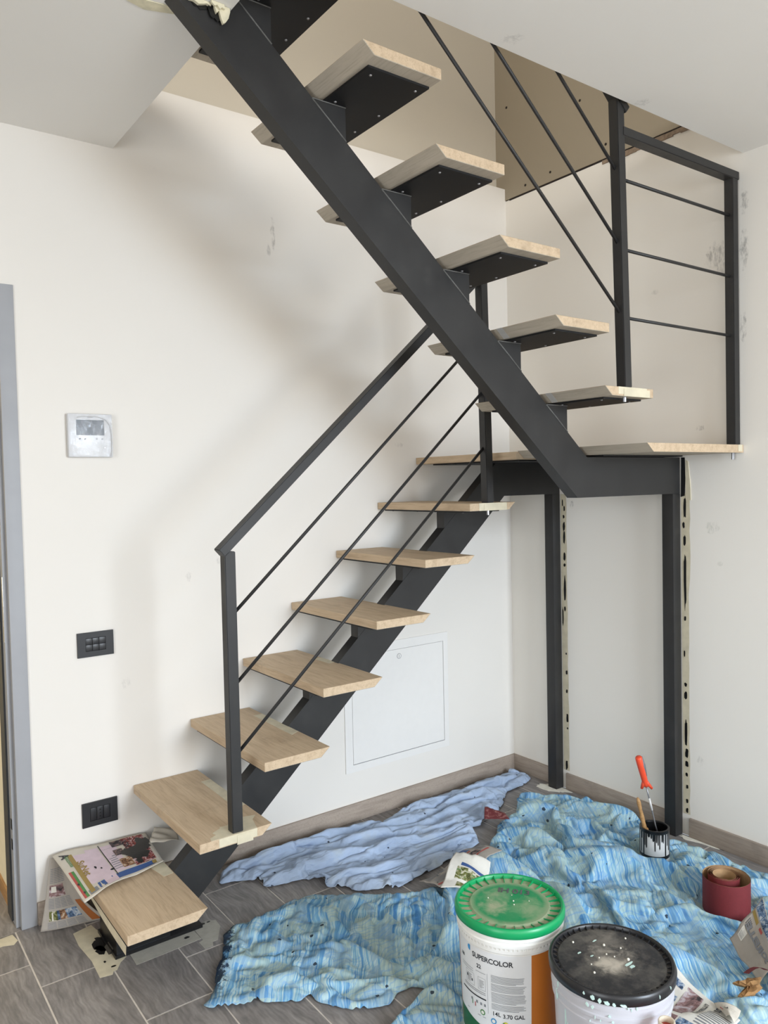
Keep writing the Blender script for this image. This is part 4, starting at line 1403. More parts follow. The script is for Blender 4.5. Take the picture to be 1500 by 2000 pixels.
for (deg, z, w, h, r) in ((-16, 0.324, 0.012, 0.008, 0.1492), (-10, 0.322, 0.010, 0.008, 0.1492), (-4, 0.320, 0.016, 0.006, 0.1492), (2, 0.319, 0.009, 0.005, 0.1490), (10, 0.318, 0.018, 0.004, 0.1490), (-24, 0.327, 0.006, 0.004, 0.1492),
                          (-22, 0.300, 0.010, 0.006, 0.1436), (-17, 0.298, 0.008, 0.005, 0.1436), (-2, 0.286, 0.008, 0.0025, 0.1430), (1, 0.274, 0.008, 0.003, 0.1426), (-15, 0.276, 0.0018, 0.006, 0.1428), (-10, 0.272, 0.003, 0.003, 0.1428), (14, 0.310, 0.0022, 0.007, 0.1436), (22, 0.308, 0.004, 0.006, 0.1436), (17, 0.304, 0.003, 0.004, 0.1436), (13, 0.262, 0.003, 0.003, 0.1412), (-20, 0.262, 0.002, 0.003, 0.1412),
                          (-62, 0.270, 0.006, 0.020, 0.1420), (-58, 0.300, 0.005, 0.010, 0.1436), (-50, 0.225, 0.0035, 0.045, 0.1362), (-47.5, 0.20, 0.003, 0.030, 0.1354), (-48, 0.172, 0.0045, 0.005, 0.1344), (44, 0.326, 0.003, 0.006, 0.1492), (60, 0.330, 0.003, 0.005, 0.1492)):
    vs = []
    kk = math.degrees(1 / 0.142)
    for a in range(12):
        j = rg.uniform(0.7, 1.2)
        vs.append((deg + kk * w * 0.40 * j * math.cos(a * math.pi / 6 + 0.3), z + h * 0.75 * j * math.sin(a * math.pi / 6)))
    fr = [bm.verts.new(on_dark(a, b, r + 0.0008)) for a, b in vs]
    bk = [bm.verts.new(on_dark(a, b, r - 0.003)) for a, b in vs]
    bm.faces.new(fr)
    for i in range(12):
        bm.faces.new((fr[i], bk[i], bk[(i + 1) % 12], fr[(i + 1) % 12]))
under(finish('dried_paint_drips', bm, 'mint'), dark)['kind'] = 'stuff'
bm = bmesh.new()
lz2 = 0.338 - 0.010 + 0.0035 + 0.0012
for (x, y, r) in ((0.030, 0.045, 0.0034), (0.028, -0.028, 0.0038), (0.005, 0.018, 0.0022), (-0.02, 0.02, 0.002), (0.052, 0.012, 0.0024), (-0.055, 0.015, 0.002), (-0.075, -0.010, 0.003), (0.095, 0.03, 0.0026), (-0.02, 0.10, 0.003), (0.012, 0.0, 0.002)):
    bmesh.ops.create_icosphere(bm, subdivisions=1, radius=r, matrix=Matrix.Translation((BC[0] + x, BC[1] + y, lz2 + r * 0.4)))
under(finish('plaster_crumbs', bm, 'plaster'), lid2)['kind'] = 'stuff'
bm = bmesh.new()
d2 = Vector((math.cos(vb), math.sin(vb)))
s2 = Vector((-d2.y, d2.x))
for (a, b, w, h) in ((0.02, 0.048, 0.010, 0.006), (0.012, 0.040, 0.016, 0.0045), (-0.005, -0.075, 0.008, 0.0035), (0.0, -0.045, 0.006, 0.003), (-0.065, -0.04, 0.008, 0.003)):
    p = Vector(BC) + d2 * a + s2 * b
    vs = [bm.verts.new((p.x + w * math.cos(i * math.pi / 5) * rg.uniform(0.6, 1.1), p.y + h * math.sin(i * math.pi / 5) * rg.uniform(0.6, 1.1), lz2 + 0.0006)) for i in range(10)]
    bm.faces.new(vs)
under(finish('paint_spots', bm, 'mint'), lid2)['kind'] = 'stuff'
bm = bmesh.new()
vs = [on_dark(-9 + 9 * math.cos(a * math.pi / 12), 0.236 + 0.014 * math.sin(a * math.pi / 12), br_(0.24) + 0.0012) for a in range(24)]
bm.faces.new([bm.verts.new(p) for p in vs])
under(finish('label', bm, 'panel_white'), dark)

# ------------------------------------------------------------------ tin of black paint with its tools
TC, TZ, TR, TH_ = (-0.284, -1.030), 0.0058, 0.0545, 0.128
tin = thing('paint_tin', 'small white tin streaked with black paint, near the wall post', 'paint tin', (TC[0], TC[1], TZ))
bm = bmesh.new()
lathe(bm, [(0, TZ), (TR - 0.001, TZ), (TR, TZ + 0.002), (TR, TZ + TH_ - 0.012)], 56, TC)
under(finish('tin_body', bm, 'tin_white', None, 30), tin)
bm = bmesh.new()
lathe(bm, [(TR, TZ + TH_ - 0.014), (TR + 0.0012, TZ + TH_ - 0.010), (TR + 0.0015, TZ + TH_ - 0.002), (TR - 0.001, TZ + TH_), (TR - 0.006, TZ + TH_ - 0.001), (TR - 0.007, TZ + TH_ - 0.006), (TR - 0.004, TZ + TH_ - 0.009), (TR - 0.004, TZ + 0.060)], 56, TC)
under(finish('tin_rim', bm, 'black', None, 40), tin)
bm = bmesh.new()
lathe(bm, [(TR - 0.0045, TZ + 0.062), (0, TZ + 0.062)], 40, TC)
under(finish('paint', bm, 'black'), tin)
bm = bmesh.new()
lathe(bm, [(TR, TZ + 0.017), (TR + 0.0009, TZ + 0.018), (TR + 0.0009, TZ + 0.029), (TR, TZ + 0.030)], 56, TC)
under(finish('paint_band', bm, 'black', None, 40), tin)
vt = VIEW(TC)
def drip(deg, w, z0, z1):
    bm = bmesh.new()
    n = 5
    rr = TR + 0.0012
    half = math.degrees(w / 2 / TR)
    out = []
    for (a, b) in ((-1, z1), (1, z1), (0.8, z0 + 0.004), (0.3, z0), (-0.3, z0), (-0.8, z0 + 0.004)):
        an = vt + math.radians(deg + a * half)
        out.append((TC[0] + rr * math.cos(an), TC[1] + rr * math.sin(an), b))
    fr = [bm.verts.new(p) for p in out]
    bk = [bm.verts.new((TC[0] + (p[0] - TC[0]) * (TR - 0.001) / rr, TC[1] + (p[1] - TC[1]) * (TR - 0.001) / rr, p[2])) for p in out]
    bm.faces.new(fr)
    for i in range(6):
        bm.faces.new((fr[i], bk[i], bk[(i + 1) % 6], fr[(i + 1) % 6]))
    under(finish('paint_drip', bm, 'black'), tin)
ztop = TZ + TH_ - 0.010
for (deg, w, l) in ((-84, 0.012, 0.10), (-62, 0.005, 0.085), (-56, 0.004, 0.030), (-46, 0.006, 0.118), (-39, 0.004, 0.052), (-32, 0.005, 0.060), (-22, 0.010, 0.016), (-12, 0.006, 0.020), (-4, 0.008, 0.030), (2, 0.0045, 0.068), (8, 0.005, 0.034), (14, 0.004, 0.044),
                   (20, 0.0045, 0.060), (30, 0.006, 0.032), (36, 0.004, 0.036), (46, 0.006, 0.112), (56, 0.005, 0.05), (66, 0.006, 0.07), (80, 0.010, 0.09), (-100, 0.02, 0.1), (100, 0.02, 0.1)):
    drip(deg, w, max(ztop - l, TZ + 0.003), ztop)

t = thing('paint_brush', 'wooden-handled paint brush standing in the black paint tin', 'brush', (-0.312, -1.015, 0.075))
bm = bmesh.new()
p0, p1 = Vector((-0.344, -0.998, 0.250)), Vector((-0.322, -1.013, 0.128))
dv = (p1 - p0)
tube(bm, [p0, p0 + dv * 0.04, p0 + dv * 0.18, p0 + dv * 0.4, p0 + dv * 0.62, p0 + dv * 0.82, p1], [0.003, 0.006, 0.0085, 0.0065, 0.0085, 0.0075, 0.010], 14)
under(finish('handle', bm, 'handle_wood', None, True), t)
bm = bmesh.new()
bar(bm, p1, p1 + dv * 0.22, 0.026, 0.013, (0.6, -0.8, 0), 0.002)
under(finish('ferrule', bm, 'handle_wood'), t)
bm = bmesh.new()
bar(bm, p1 + dv * 0.22, p1 + dv * 0.46, 0.024, 0.011, (0.6, -0.8, 0), 0.002)
under(finish('bristles', bm, 'bristle'), t)

t = thing('mini_roller', 'mini paint roller with orange and grey handle standing in the paint tin', 'paint roller', (-0.28, -1.03, 0.07))
h0, h1 = Vector((-0.340, -1.0, 0.410)), Vector((-0.297, -1.004, 0.284))
hd = h1 - h0
bm = bmesh.new()
tube(bm, [h0, h0 + hd * 0.04, h0 + hd * 0.35, h0 + hd * 0.7, h0 + hd * 0.9, h1], [0.010, 0.0135, 0.0130, 0.0120, 0.0110, 0.0075], 18)
hn = under(finish('handle', bm, 'roller_orange', None, True), t)
bm = bmesh.new()
off = Vector((0.0065, -0.0045, 0.001))
tube(bm, [h0 + off + hd * 0.03, h0 + off + hd * 0.3, h0 + off + hd * 0.66], [0.0075, 0.0105, 0.006], 14)
under(finish('grip', bm, 'roller_grey', None, True), hn)
bm = bmesh.new()
sd = Vector((0.78, -0.62, 0))
for s in (-1, 1):
    q = h0 + hd * 0.80
    tube(bm, [q, q + hd * 0.13 + sd * s * 0.010, q + hd * 0.27 + sd * s * 0.020], [0.010, 0.0075, 0.0050], 12)
under(finish('finger_guard', bm, 'roller_orange', None, True), hn)
bm = bmesh.new()
tube(bm, [h1, (-0.288, -1.008, 0.245), (-0.281, -1.018, 0.190), (-0.276, -1.028, 0.135), (-0.268, -1.040, 0.085)], 0.0028, 10)
under(finish('wire_arm', bm, 'wire', None, True), t)
bm = bmesh.new()
tube(bm, [(-0.2865, -1.0095, 0.236), (-0.281, -1.018, 0.190)], 0.0042, 10)
under(finish('paint_coat', bm, 'tin_white', None, True), t)
bm = bmesh.new()
tube(bm, [(-0.300, -1.030, 0.080), (-0.245, -1.045, 0.080)], 0.012, 16)
under(finish('roller_sleeve', bm, 'bristle', None, 40), t)

# ------------------------------------------------------------------ roll of abrasive paper, standing on end
RC, RZ, RH = (-0.408, -1.398), 0.005, 0.117
roll = thing('sandpaper_roll', 'roll of dark red sandpaper standing on end on the blue sheet', 'sandpaper roll', (RC[0], RC[1], RZ))
def ribbon(turns, n, inner):
    bm = bmesh.new()
    prev = None
    for i in range(n + 1):
        q = turns[0][0] + (turns[-1][0] - turns[0][0]) * i / n
        for (q0, r0, ox, oy), (q1, r1, ox1, oy1) in zip(turns, turns[1:]):
            if q0 <= q <= q1:
                f = (q - q0) / (q1 - q0)
                r, cx, cy = r0 + (r1 - r0) * f, ox + (ox1 - ox) * f, oy + (oy1 - oy) * f
                break
        r = r - (0.0008 if inner else 0)
        x, y = RC[0] + cx + r * math.cos(q), RC[1] + cy + r * math.sin(q)
        cur = (bm.verts.new((x, y, RZ)), bm.verts.new((x, y, RZ + RH)))
        if prev:
            bm.faces.new((prev[0], cur[0], cur[1], prev[1]))
        prev = cur
    return bm
a0 = VIEW(RC) + 2.2
P2 = 2 * math.pi
tr = [(a0, 0.0775, 0, 0), (a0 + P2 * 1.02, 0.0755, 0, 0), (a0 + P2 * 1.30, 0.056, 0.006, 0.010), (a0 + P2 * 1.6, 0.0500, 0.008, 0.012), (a0 + P2 * 2.6, 0.0455, 0.008, 0.012), (a0 + P2 * 3.6, 0.0410, 0.006, 0.012), (a0 + P2 * 4.7, 0.0350, 0.004, 0.012)]
under(finish('abrasive_face', ribbon(tr, 360, False), 'red_abrasive', None, True, False), roll)
under(finish('paper_backing', ribbon(tr, 360, True), 'paper_brown', None, True, False), roll)

def crumple(name, quad, mats, fold, label, cat, seed, z0=0.004, amp=0.006, n=14):
    """a small creased sheet lying on the floor; quad: 4 corners in metres (x, y, z)"""
    bm = bmesh.new()
    A, B, C, D = [Vector(p) for p in quad]
    rg = random.Random(seed)
    ph = [(rg.uniform(2, 9), rg.uniform(2, 9), rg.uniform(0, 6)) for _ in range(4)]
    def fn(u, v):
        p = A.lerp(B, u).lerp(D.lerp(C, u), v)
        h = amp * sum(abs(math.sin(a * u + b * v + c)) for a, b, c in ph) / 4
        return (p.x, p.y, p.z + z0 + h + fold(u, v))
    patch(bm, fn, 0, 1, 0, 1, 0, n, n)
    o = finish(name, bm, mats, None, True, False)
    m = o.modifiers.new('thickness', 'SOLIDIFY')
    m.thickness = 0.0007
    return tag(o, label, cat)
crumple('sandpaper_scrap', [(x, y, on_sheets(x, y, 0.05)) for x, y in ((-0.622, -0.430), (-0.535, -0.345), (-0.500, -0.400), (-0.555, -0.515))], 'red_worn', lambda u, v: 0.028 * max(0, 1 - abs(u - 0.45) * 2.4) * (1 - v * 0.6), 'scrap of worn dark red sandpaper lying between the two dust sheets', 'sandpaper', 3, 0.004, 0.006)

# orange tube standing before the dark pail
OC = (-1.412, -1.842)
t = thing('sealant_tube', 'orange tube with a pale rim in front of the black-lidded pail', 'tube', (OC[0], OC[1], 0.0))
bm = bmesh.new()
lathe(bm, [(0, 0.0045), (0.0165, 0.0045), (0.0170, 0.010), (0.0170, 0.288)], 32, OC)
under(finish('tube_body', bm, 'orange_tube', None, 30), t)
bm = bmesh.new()
lathe(bm, [(0.0172, 0.286), (0.0182, 0.288), (0.0182, 0.298), (0.0172, 0.300), (0.0150, 0.300), (0.0140, 0.297), (0.0140, 0.285)], 32, OC)
under(finish('tube_rim', bm, 'cream_rim', None, 40), t)
bm = bmesh.new()
lathe(bm, [(0.0142, 0.287), (0, 0.286)], 24, OC)
under(finish('plunger', bm, 'ink_red'), t)

# ------------------------------------------------------------------ newspapers
def sheet(name, fn, mat, label, group=None, n=28, m=28, thick=0.0007):
    bm = bmesh.new()
    uvl = bm.loops.layers.uv.new('UVMap')
    g = [[bm.verts.new(fn(i / n, j / m)) for j in range(m + 1)] for i in range(n + 1)]
    for i in range(n):
        for j in range(m):
            f = bm.faces.new((g[i][j], g[i + 1][j], g[i + 1][j + 1], g[i][j + 1]))
            for lp, (a, b) in zip(f.loops, ((i, j), (i + 1, j), (i + 1, j + 1), (i, j + 1))):
                lp[uvl].uv = (a / n, b / m)
    o = finish(name, bm, mat, None, True, False)
    s = o.modifiers.new('thickness', 'SOLIDIFY')
    s.thickness = thick
    s.offset = 0
    return tag(o, label, 'newspaper', group)
PRINT = ['ink_mid', 'photo_dark', 'photo_warm', 'photo_green', 'photo_blue', 'photo_mauve', 'headline', 'ink_pink', 'ink_gold', 'ink_green', 'ink_red', 'ink_navy', 'ink_orange', 'black', 'ink_grey', 'flyer', 'ink']
PI_ = {k: i for i, k in enumerate(PRINT)}
def lifted(fn, up, d=0.0010):
    def q(u, v):
        p = Vector(fn(u, v))
        e = 0.004
        a, b = Vector(fn(u + e, v)) - p, Vector(fn(u, v + e)) - p
        nn = a.cross(b).normalized()
        if nn.dot(Vector(up)) < 0:
            nn = -nn
        return p + nn * d
    return q
def printed(parent, fn, items, up, name='print', d=0.0010):
    bm = bmesh.new()
    for it in items:
        if it[0] == 'box':
            _, u0, u1, v0, v1, m = it
            patch(bm, lifted(fn, up, d), u0, u1, v0, v1, PI_[m], 8, 8)
        elif it[0] == 'box2':
            _, u0, u1, v0, v1, m = it
            patch(bm, lifted(fn, up, d * 1.6), u0, u1, v0, v1, PI_[m], 6, 6)
        elif it[0] == 'lines':
            _, u0, u1, v0, v1, cnt, m = it
            for i in range(cnt):
                vv = v0 + (v1 - v0) * (i + 0.2) / cnt
                patch(bm, lifted(fn, up, d), u0, u1, vv, vv + (v1 - v0) / cnt * 0.42, PI_[m], 5, 1)
        elif it[0] == 'blot':
            _, u, v, ru, rv, m, sd = it
            rg = random.Random(sd)
            q = lifted(fn, up, d * 2.2)
            vs = [bm.verts.new(q(u + ru * math.cos(a * math.pi / 9) * rg.uniform(0.7, 1.2), v + rv * math.sin(a * math.pi / 9) * rg.uniform(0.7, 1.2))) for a in range(18)]
            c = bm.verts.new(q(u, v))
            for a in range(18):
                bm.faces.new((vs[a], vs[(a + 1) % 18], c)).material_index = PI_[m]
        elif it[0] == 'text':
            _, s, u, v, du, dv, size, m, bold = it          # du, dv: unit baseline step in (u, v) per metre; and its normal
            vv, ff = text_mesh(s, size, bold)
            q = lifted(fn, up, d * 2.0)
            add_mapped(bm, vv, ff, lambda x, y: q(u + x * du[0] + y * dv[0], v + x * du[1] + y * dv[1]), PI_[m])
    o = finish(name, bm, PRINT, None, False, False)
    o.parent = parent
    return o
def quad_fn(A, B, C, D, bend):
    A, B, C, D = [Vector(p) for p in (A, B, C, D)]
    def fn(u, v):
        p = A.lerp(B, u).lerp(D.lerp(C, u), v)
        return p + Vector(bend(u, v))
    return fn

# front page lying over the first step: u runs along the wall, v comes forward
f1 = quad_fn((-2.262, -0.022, 0.226), (-1.936, -0.022, 0.222), (-1.955, -0.262, 0.2055), (-2.238, -0.335, 0.206),
             lambda u, v: (0, 0, 0.006 * math.sin(3.1 * u + 1) * (1 - v) + 0.0035 * math.sin(9 * u + 4 * v) * (0.3 + 0.7 * (1 - u)) - (0.012 * max(0, 0.25 - u) * 4 * v) + 0.004 + 0.010 * max(0, v - 0.9) * 5 * abs(math.sin(5 * u))))
n1 = sheet('newspaper', f1, 'news', 'colourful newspaper front page laid over the back of the first step')
printed(n1, f1, [
    ('box', 0.30, 0.44, 0.10, 0.97, 'ink_pink'), ('box', 0.18, 0.34, 0.16, 0.80, 'ink_pink'),
    ('box', 0.115, 0.165, 0.12, 0.92, 'ink_gold'), ('box', 0.165, 0.30, 0.16, 0.78, 'ink_pink'),
    ('box', 0.055, 0.085, 0.45, 0.95, 'ink_green'), ('box', 0.028, 0.055, 0.45, 0.95, 'ink_red'),
    ('box', 0.22, 0.90, 0.82, 0.94, 'ink_navy'), ('box', 0.10, 0.20, 0.86, 0.95, 'ink_grey'),
    ('box', 0.46, 0.62, 0.10, 0.80, 'ink_pink'), ('box2', 0.58, 0.70, 0.04, 0.20, 'photo_dark'), ('box2', 0.56, 0.66, 0.28, 0.44, 'photo_dark'), ('box2', 0.56, 0.70, 0.54, 0.76, 'photo_warm'),
    ('lines', 0.47, 0.56, 0.12, 0.75, 12, 'ink_grey'), ('box', 0.70, 0.95, 0.03, 0.80, 'headline'),
    ('box2', 0.88, 0.93, 0.83, 0.93, 'ink_gold'),
    ('blot', 0.80, 0.50, 0.13, 0.22, 'black', 1), ('blot', 0.90, 0.30, 0.09, 0.20, 'black', 2), ('blot', 0.70, 0.42, 0.07, 0.10, 'black', 4), ('blot', 0.76, 0.72, 0.04, 0.08, 'black', 5),
    ('box2', 0.452, 0.462, 0.06, 0.86, 'black'), ('blot', 0.30, 0.52, 0.012, 0.03, 'black', 6), ('blot', 0.35, 0.58, 0.01, 0.02, 'black', 7), ('blot', 0.44, 0.70, 0.03, 0.02, 'black', 8), ('blot', 0.06, 0.86, 0.012, 0.02, 'black', 9), ('blot', 0.05, 0.70, 0.012, 0.02, 'black', 10),
    ('text', 'SuNet', 0.165, 0.30, (0.0, 3.6), (3.0, 0.0), 0.034, 'ink_gold', 0.0008),
    ('text', 'IL NOV', 0.76, 0.42, (0, -3.4), (-3.0, 0), 0.030, 'ink', 0.0006),
    ('text', 'Gazzetta', 0.085, 0.14, (0.0, 3.6), (3.0, 0.0), 0.018, 'ink_green', 0.0002), ('text', 'A', 0.05, 0.08, (0.0, 3.6), (3.0, 0.0), 0.04, 'ink', 0.001)], (0, 0, 1))
# inner page hanging between the step and the wall
f2 = quad_fn((-2.268, -0.020, 0.226), (-2.216, -0.020, 0.226), (-2.108, -0.120, 0.003), (-2.314, -0.060, 0.003),
             lambda u, v: (-0.035 * u * math.sin(math.pi * v), -0.012 * math.sin(math.pi * v) - 0.004 * math.sin(6 * u), 0))
n2 = sheet('newspaper', f2, 'news_grey', 'grey newspaper page hanging from the step to the floor beside the door')
it2 = [('box', 0.10, 0.62, 0.36, 0.52, 'photo_mauve'), ('box2', 0.16, 0.34, 0.38, 0.46, 'flyer'), ('box', 0.12, 0.72, 0.72, 0.86, 'photo_blue'), ('box2', 0.12, 0.28, 0.72, 0.86, 'photo_green'), ('box2', 0.33, 0.46, 0.72, 0.86, 'photo_warm'), ('box', 0.79, 0.93, 0.62, 0.97, 'ink_orange'), ('box2', 0.17, 0.20, 0.74, 0.86, 'flyer')]
for u in (0.10, 0.26, 0.42, 0.58):
    it2 += [('lines', u, u + 0.14, 0.14, 0.34, 9, 'ink_grey'), ('lines', u, u + 0.14, 0.54, 0.69, 7, 'ink_grey'), ('lines', u, u + 0.14, 0.88, 0.98, 5, 'ink_grey')]
printed(n2, f2, it2, (0, -1, 0))
# torn paper bits by the foot of the stringer
crumple('paper_scrap', [(-1.95, -0.10, 0.2), (-1.90, -0.02, 0.2), (-1.83, -0.04, 0.19), (-1.86, -0.16, 0.2)], 'news', lambda u, v: 0.012 * u, 'torn newspaper scrap beside the stringer behind the first step', 'paper', 9, 0.006, 0.02)
# masking paper folded under the first step
f3 = quad_fn((-2.196, -0.20, 0.172), (-2.197, -0.608, 0.172), (-2.196, -0.600, 0.140), (-2.196, -0.25, 0.158), lambda u, v: (-0.003 * v * math.sin(3 * u), 0, 0))
bm = bmesh.new()
patch(bm, lambda u, v: f3(u, v), 0, 1, 0, 1, 0, 10, 4)
o = finish('masking_paper', bm, 'tape', None, True, False)
tag(o, 'cream masking paper tucked under the left edge of the first step', 'paper')
# tape on the floor round the first step
def floor_tape(label, pts, mat, blots=(), z=0.0004):
    bm = bmesh.new()
    prism(bm, pts, 'z', z, z + 0.0006)
    o = tag(finish('masking_tape', bm, mat), label, 'masking tape')
    rg = random.Random(len(pts))
    for (x, y, rx, ry) in blots:
        bm = bmesh.new()
        prism(bm, [(x + rx * rg.uniform(0.65, 1.15) * math.cos(i * math.pi / 11), y + ry * rg.uniform(0.65, 1.15) * math.sin(i * math.pi / 11)) for i in range(22)], 'z', z + 0.0005, z + 0.0014)
        b = finish('paint_blot', bm, 'black')
        b.parent = o
    return o
floor_tape('wide cream tape patch on the tiles left of the first step', [(-2.228, -0.135), (-2.165, -0.118), (-2.150, -0.205), (-2.146, -0.33), (-2.118, -0.352), (-2.128, -0.375), (-2.150, -0.392), (-2.172, -0.425), (-2.182, -0.424), (-2.190, -0.440), (-2.226, -0.432), (-2.222, -0.33), (-2.232, -0.22)], 'tape', [(-2.166, -0.255, 0.030, 0.055), (-2.182, -0.285, 0.016, 0.03), (-2.175, -0.40, 0.010, 0.004), (-2.19, -0.36, 0.004, 0.006)])
floor_tape('greyish tape strip on the tiles along the front of the first step', [(-2.150, -0.360), (-2.02, -0.360), (-1.93, -0.360), (-1.90, -0.360), (-1.898, -0.430), (-2.03, -0.436), (-2.116, -0.438), (-2.114, -0.360)], 'tape_grey', [(-1.935, -0.395, 0.010, 0.006)])
floor_tape('greyish layered tape patch on the tiles right of the first step', [(-1.897, -0.360), (-1.845, -0.340), (-1.815, -0.356), (-1.818, -0.400), (-1.838, -0.436), (-1.858, -0.470), (-1.876, -0.470), (-1.884, -0.492), (-1.912, -0.492), (-1.914, -0.447), (-1.8975, -0.440)], 'tape_grey', [(-1.86, -0.352, 0.008, 0.006), (-1.84, -0.352, 0.006, 0.004)])
floor_tape('torn tape remnant on the tiles in front of the door frame', [(-2.470, -0.020), (-2.392, -0.012), (-2.384, -0.060), (-2.40, -0.080), (-2.43, -0.066), (-2.462, -0.070)], 'tape')

# page between the two sheets, with a folded white flyer on it
q4 = ((-1.150, -0.645), (-0.888, -0.612), (-0.855, -0.775), (-1.159, -0.769))
h4 = rest_on_sheets(q4)
f4 = quad_fn(*[(x, y, 0.0) for x, y in q4], lambda u, v: (0, 0, h4(u, v)))
n4 = sheet('newspaper', f4, 'news_grey', 'grey newspaper page with red bars lying behind the green-lidded pail')
printed(n4, f4, [('box', 0.02, 0.20, 0.86, 0.92, 'ink_red'), ('box', 0.50, 0.78, 0.40, 0.45, 'ink_red'), ('box', 0.60, 0.95, 0.68, 0.73, 'ink_red'), ('box', 0.55, 0.66, 0.14, 0.34, 'photo_dark'), ('box', 0.66, 0.82, 0.14, 0.36, 'ink_navy'), ('box', 0.66, 0.84, 0.50, 0.66, 'photo_dark'),
                 ('blot', 0.33, 0.28, 0.03, 0.06, 'black', 1), ('blot', 0.27, 0.38, 0.02, 0.04, 'black', 2), ('blot', 0.15, 0.52, 0.05, 0.012, 'black', 3), ('blot', 0.16, 0.48, 0.012, 0.05, 'black', 4), ('blot', 0.04, 0.80, 0.012, 0.02, 'black', 5),
                 ('lines', 0.04, 0.20, 0.15, 0.45, 10, 'ink_grey'), ('lines', 0.05, 0.42, 0.56, 0.80, 10, 'ink_grey'), ('lines', 0.86, 0.97, 0.2, 0.62, 12, 'ink_grey')], (0, 0, 1))
q5 = ((-1.001, -0.680), (-0.940, -0.800), (-1.060, -0.870), (-1.175, -0.795))
h5 = rest_on_sheets(q5)
f5 = quad_fn(*[(x, y, 0.0) for x, y in q5], lambda u, v: (0, 0, h5(u, v) + 0.016 + 0.030 * (1 - u) * math.sin(math.pi * min(1, 0.25 + v))))
n5 = sheet('flyer', f5, 'flyer', 'folded white and green flyer on the grey newspaper behind the green lid')
n5['category'] = 'flyer'
printed(n5, f5, [('box', 0.30, 0.95, 0.30, 0.40, 'ink_navy'), ('box', 0.24, 0.95, 0.44, 0.72, 'photo_green'), ('lines', 0.24, 0.9, 0.50, 0.70, 3, 'ink_green'), ('box', 0.35, 0.9, 0.80, 0.95, 'photo_green')], (0, 0, 1))

# curled page at the right-hand side
q6 = ((-0.611, -1.525), (-0.478, -1.540), (-0.690, -1.715), (-0.784, -1.711))
h6 = rest_on_sheets(q6)
f6 = quad_fn(*[(x, y, 0.0) for x, y in q6], lambda u, v: (0.02 * u * (1 - v), -0.01 * u, h6(u, v) + 0.070 * u * u * (1 - 0.6 * v) + 0.006 * math.sin(5 * u)))
n6 = sheet('newspaper', f6, 'news_grey', 'curled newspaper page with large grey letters beside the red roll')
printed(n6, f6, [('text', 'JORELLE', 0.50, 0.88, (-0.35, -3.9), (3.4, 0.3), 0.056, 'ink_grey', 0.003), ('box', 0.20, 0.40, 0.06, 0.20, 'flyer'), ('lines', 0.22, 0.38, 0.08, 0.18, 6, 'ink_grey'), ('lines', 0.44, 0.60, 0.05, 0.16, 4, 'ink_mid'), ('box', 0.68, 0.76, 0.02, 0.22, 'ink_gold'), ('box', 0.70, 0.76, 0.30, 0.42, 'ink_red'), ('box', 0.80, 0.99, 0.02, 0.98, 'photo_blue')], (0, 0, 1))
# pages below the dark pail
q7 = ((-0.920, -1.537), (-0.958, -1.755), (-1.160, -1.800), (-1.190, -1.560))
h7 = rest_on_sheets(q7)
f7 = quad_fn(*[(x, y, 0.0) for x, y in q7], lambda u, v: (0, 0, h7(u, v) + 0.004))
n7 = sheet('newspaper', f7, 'flyer', 'newspaper page with a mauve photo on the blue sheet beside the dark pail')
printed(n7, f7, [('box', 0.26, 0.50, 0.06, 0.95, 'photo_mauve'), ('lines', 0.04, 0.22, 0.04, 0.9, 5, 'photo_blue'), ('box', 0.52, 0.90, 0.72, 0.98, 'photo_blue'), ('lines', 0.66, 0.96, 0.20, 0.70, 9, 'ink_grey'), ('text', 'LITTEEDOM UNI', 0.55, 0.10, (0.0, 3.7), (4.6, 0.0), 0.016, 'ink', 0.0004), ('text', 'OSI', 0.70, 0.06, (0.0, 3.7), (4.6, 0.0), 0.024, 'ink', 0.0006)], (0, 0, 1))
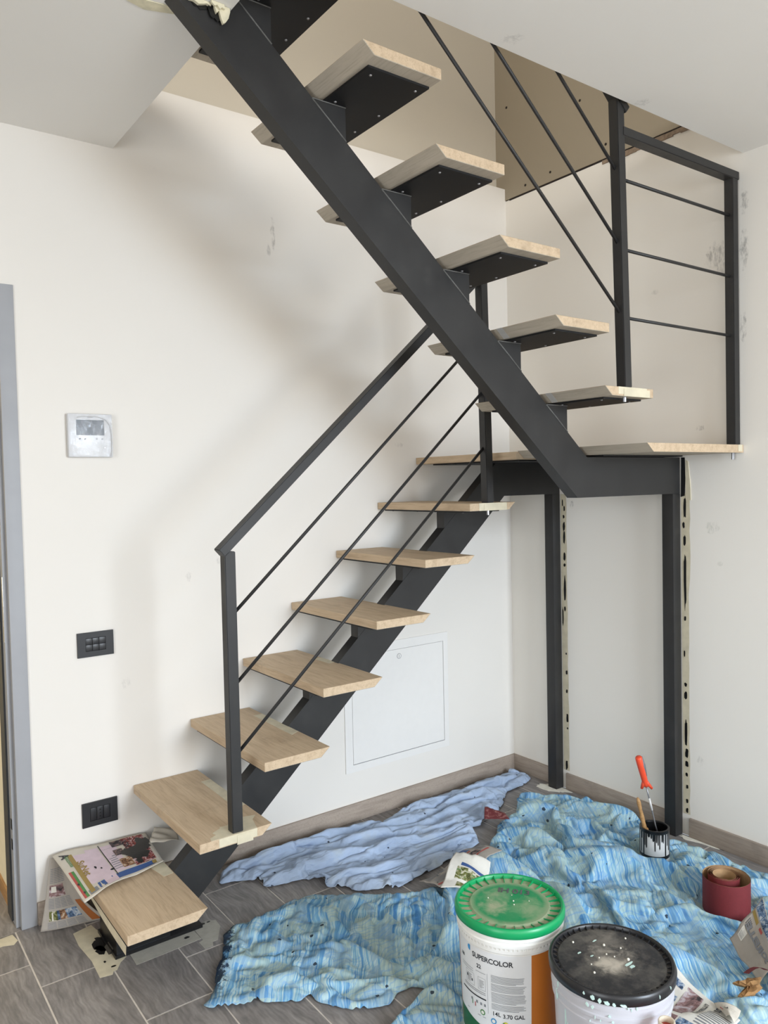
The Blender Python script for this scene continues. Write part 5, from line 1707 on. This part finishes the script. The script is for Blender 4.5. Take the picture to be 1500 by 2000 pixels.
q8 = ((-0.953, -1.677), (-0.929, -1.740), (-1.009, -1.767), (-1.000, -1.739))
h8 = rest_on_sheets(q8)
f8 = quad_fn(*[(x, y, 0.0) for x, y in q8], lambda u, v: (0, 0, h8(u, v) + 0.012 + 0.012 * math.sin(math.pi * u)))
n8 = sheet('newspaper', f8, 'news', 'small torn newspaper corner lying over the mauve photo page')
printed(n8, f8, [('text', 'A', 0.30, 0.40, (12, -4), (4, 12), 0.022, 'ink_mid', 0.0008), ('box', 0.12, 0.17, 0.3, 0.6, 'ink_red')], (0, 0, 1))
# creased brown paper and a can at the right-hand edge
lumpy = thing('crumpled_paper', 'crumpled brown paper with a dark red flap at the edge of the blue sheet', 'paper', (-0.85, -1.73, 0.05))
bm = bmesh.new()
wz = on_sheets(-0.838, -1.716, 0.05)
lump(bm, (-0.838, -1.716, wz + 0.020), 0.028, (1.25, 0.9, 0.75), 4, 3, 0.7)
under(finish('brown_wad', bm, 'rag_brown'), lumpy)
bm = bmesh.new()
patch(bm, lambda u, v: (-0.828 + 0.055 * u - 0.01 * v, -1.690 - 0.030 * u - 0.022 * v, wz + 0.040 + 0.014 * math.sin(3 * u) + 0.012 * v), 0, 1, 0, 1, 0, 6, 4)
under(finish('red_flap', bm, 'red_abrasive', None, True, False), lumpy)
t = thing('spray_can', 'dark blue can with yellow cap lying at the right edge of the blue sheet', 'can', (-0.66, -1.76, 0.07))
bm = bmesh.new()
cz = max(on_sheets(-0.65, -1.69, 0.05), on_sheets(-0.70, -1.74, 0.05), on_sheets(-0.74, -1.79, 0.05)) + 0.040
c0, c1 = Vector((-0.668, -1.744, cz)), Vector((-0.770, -1.844, cz + 0.002))
tube(bm, [c0, c0.lerp(c1, 0.08), c1], [0.020, 0.027, 0.027], 28)
under(finish('can_body', bm, 'navy', None, 40), t)
bm = bmesh.new()
e0 = c0 + (c0 - c1).normalized() * 0.022
tube(bm, [e0 + (c0 - c1).normalized() * 0.004, e0, c0], [0.012, 0.0165, 0.0175], 24)
under(finish('can_cap', bm, 'yellow', None, 40), t)
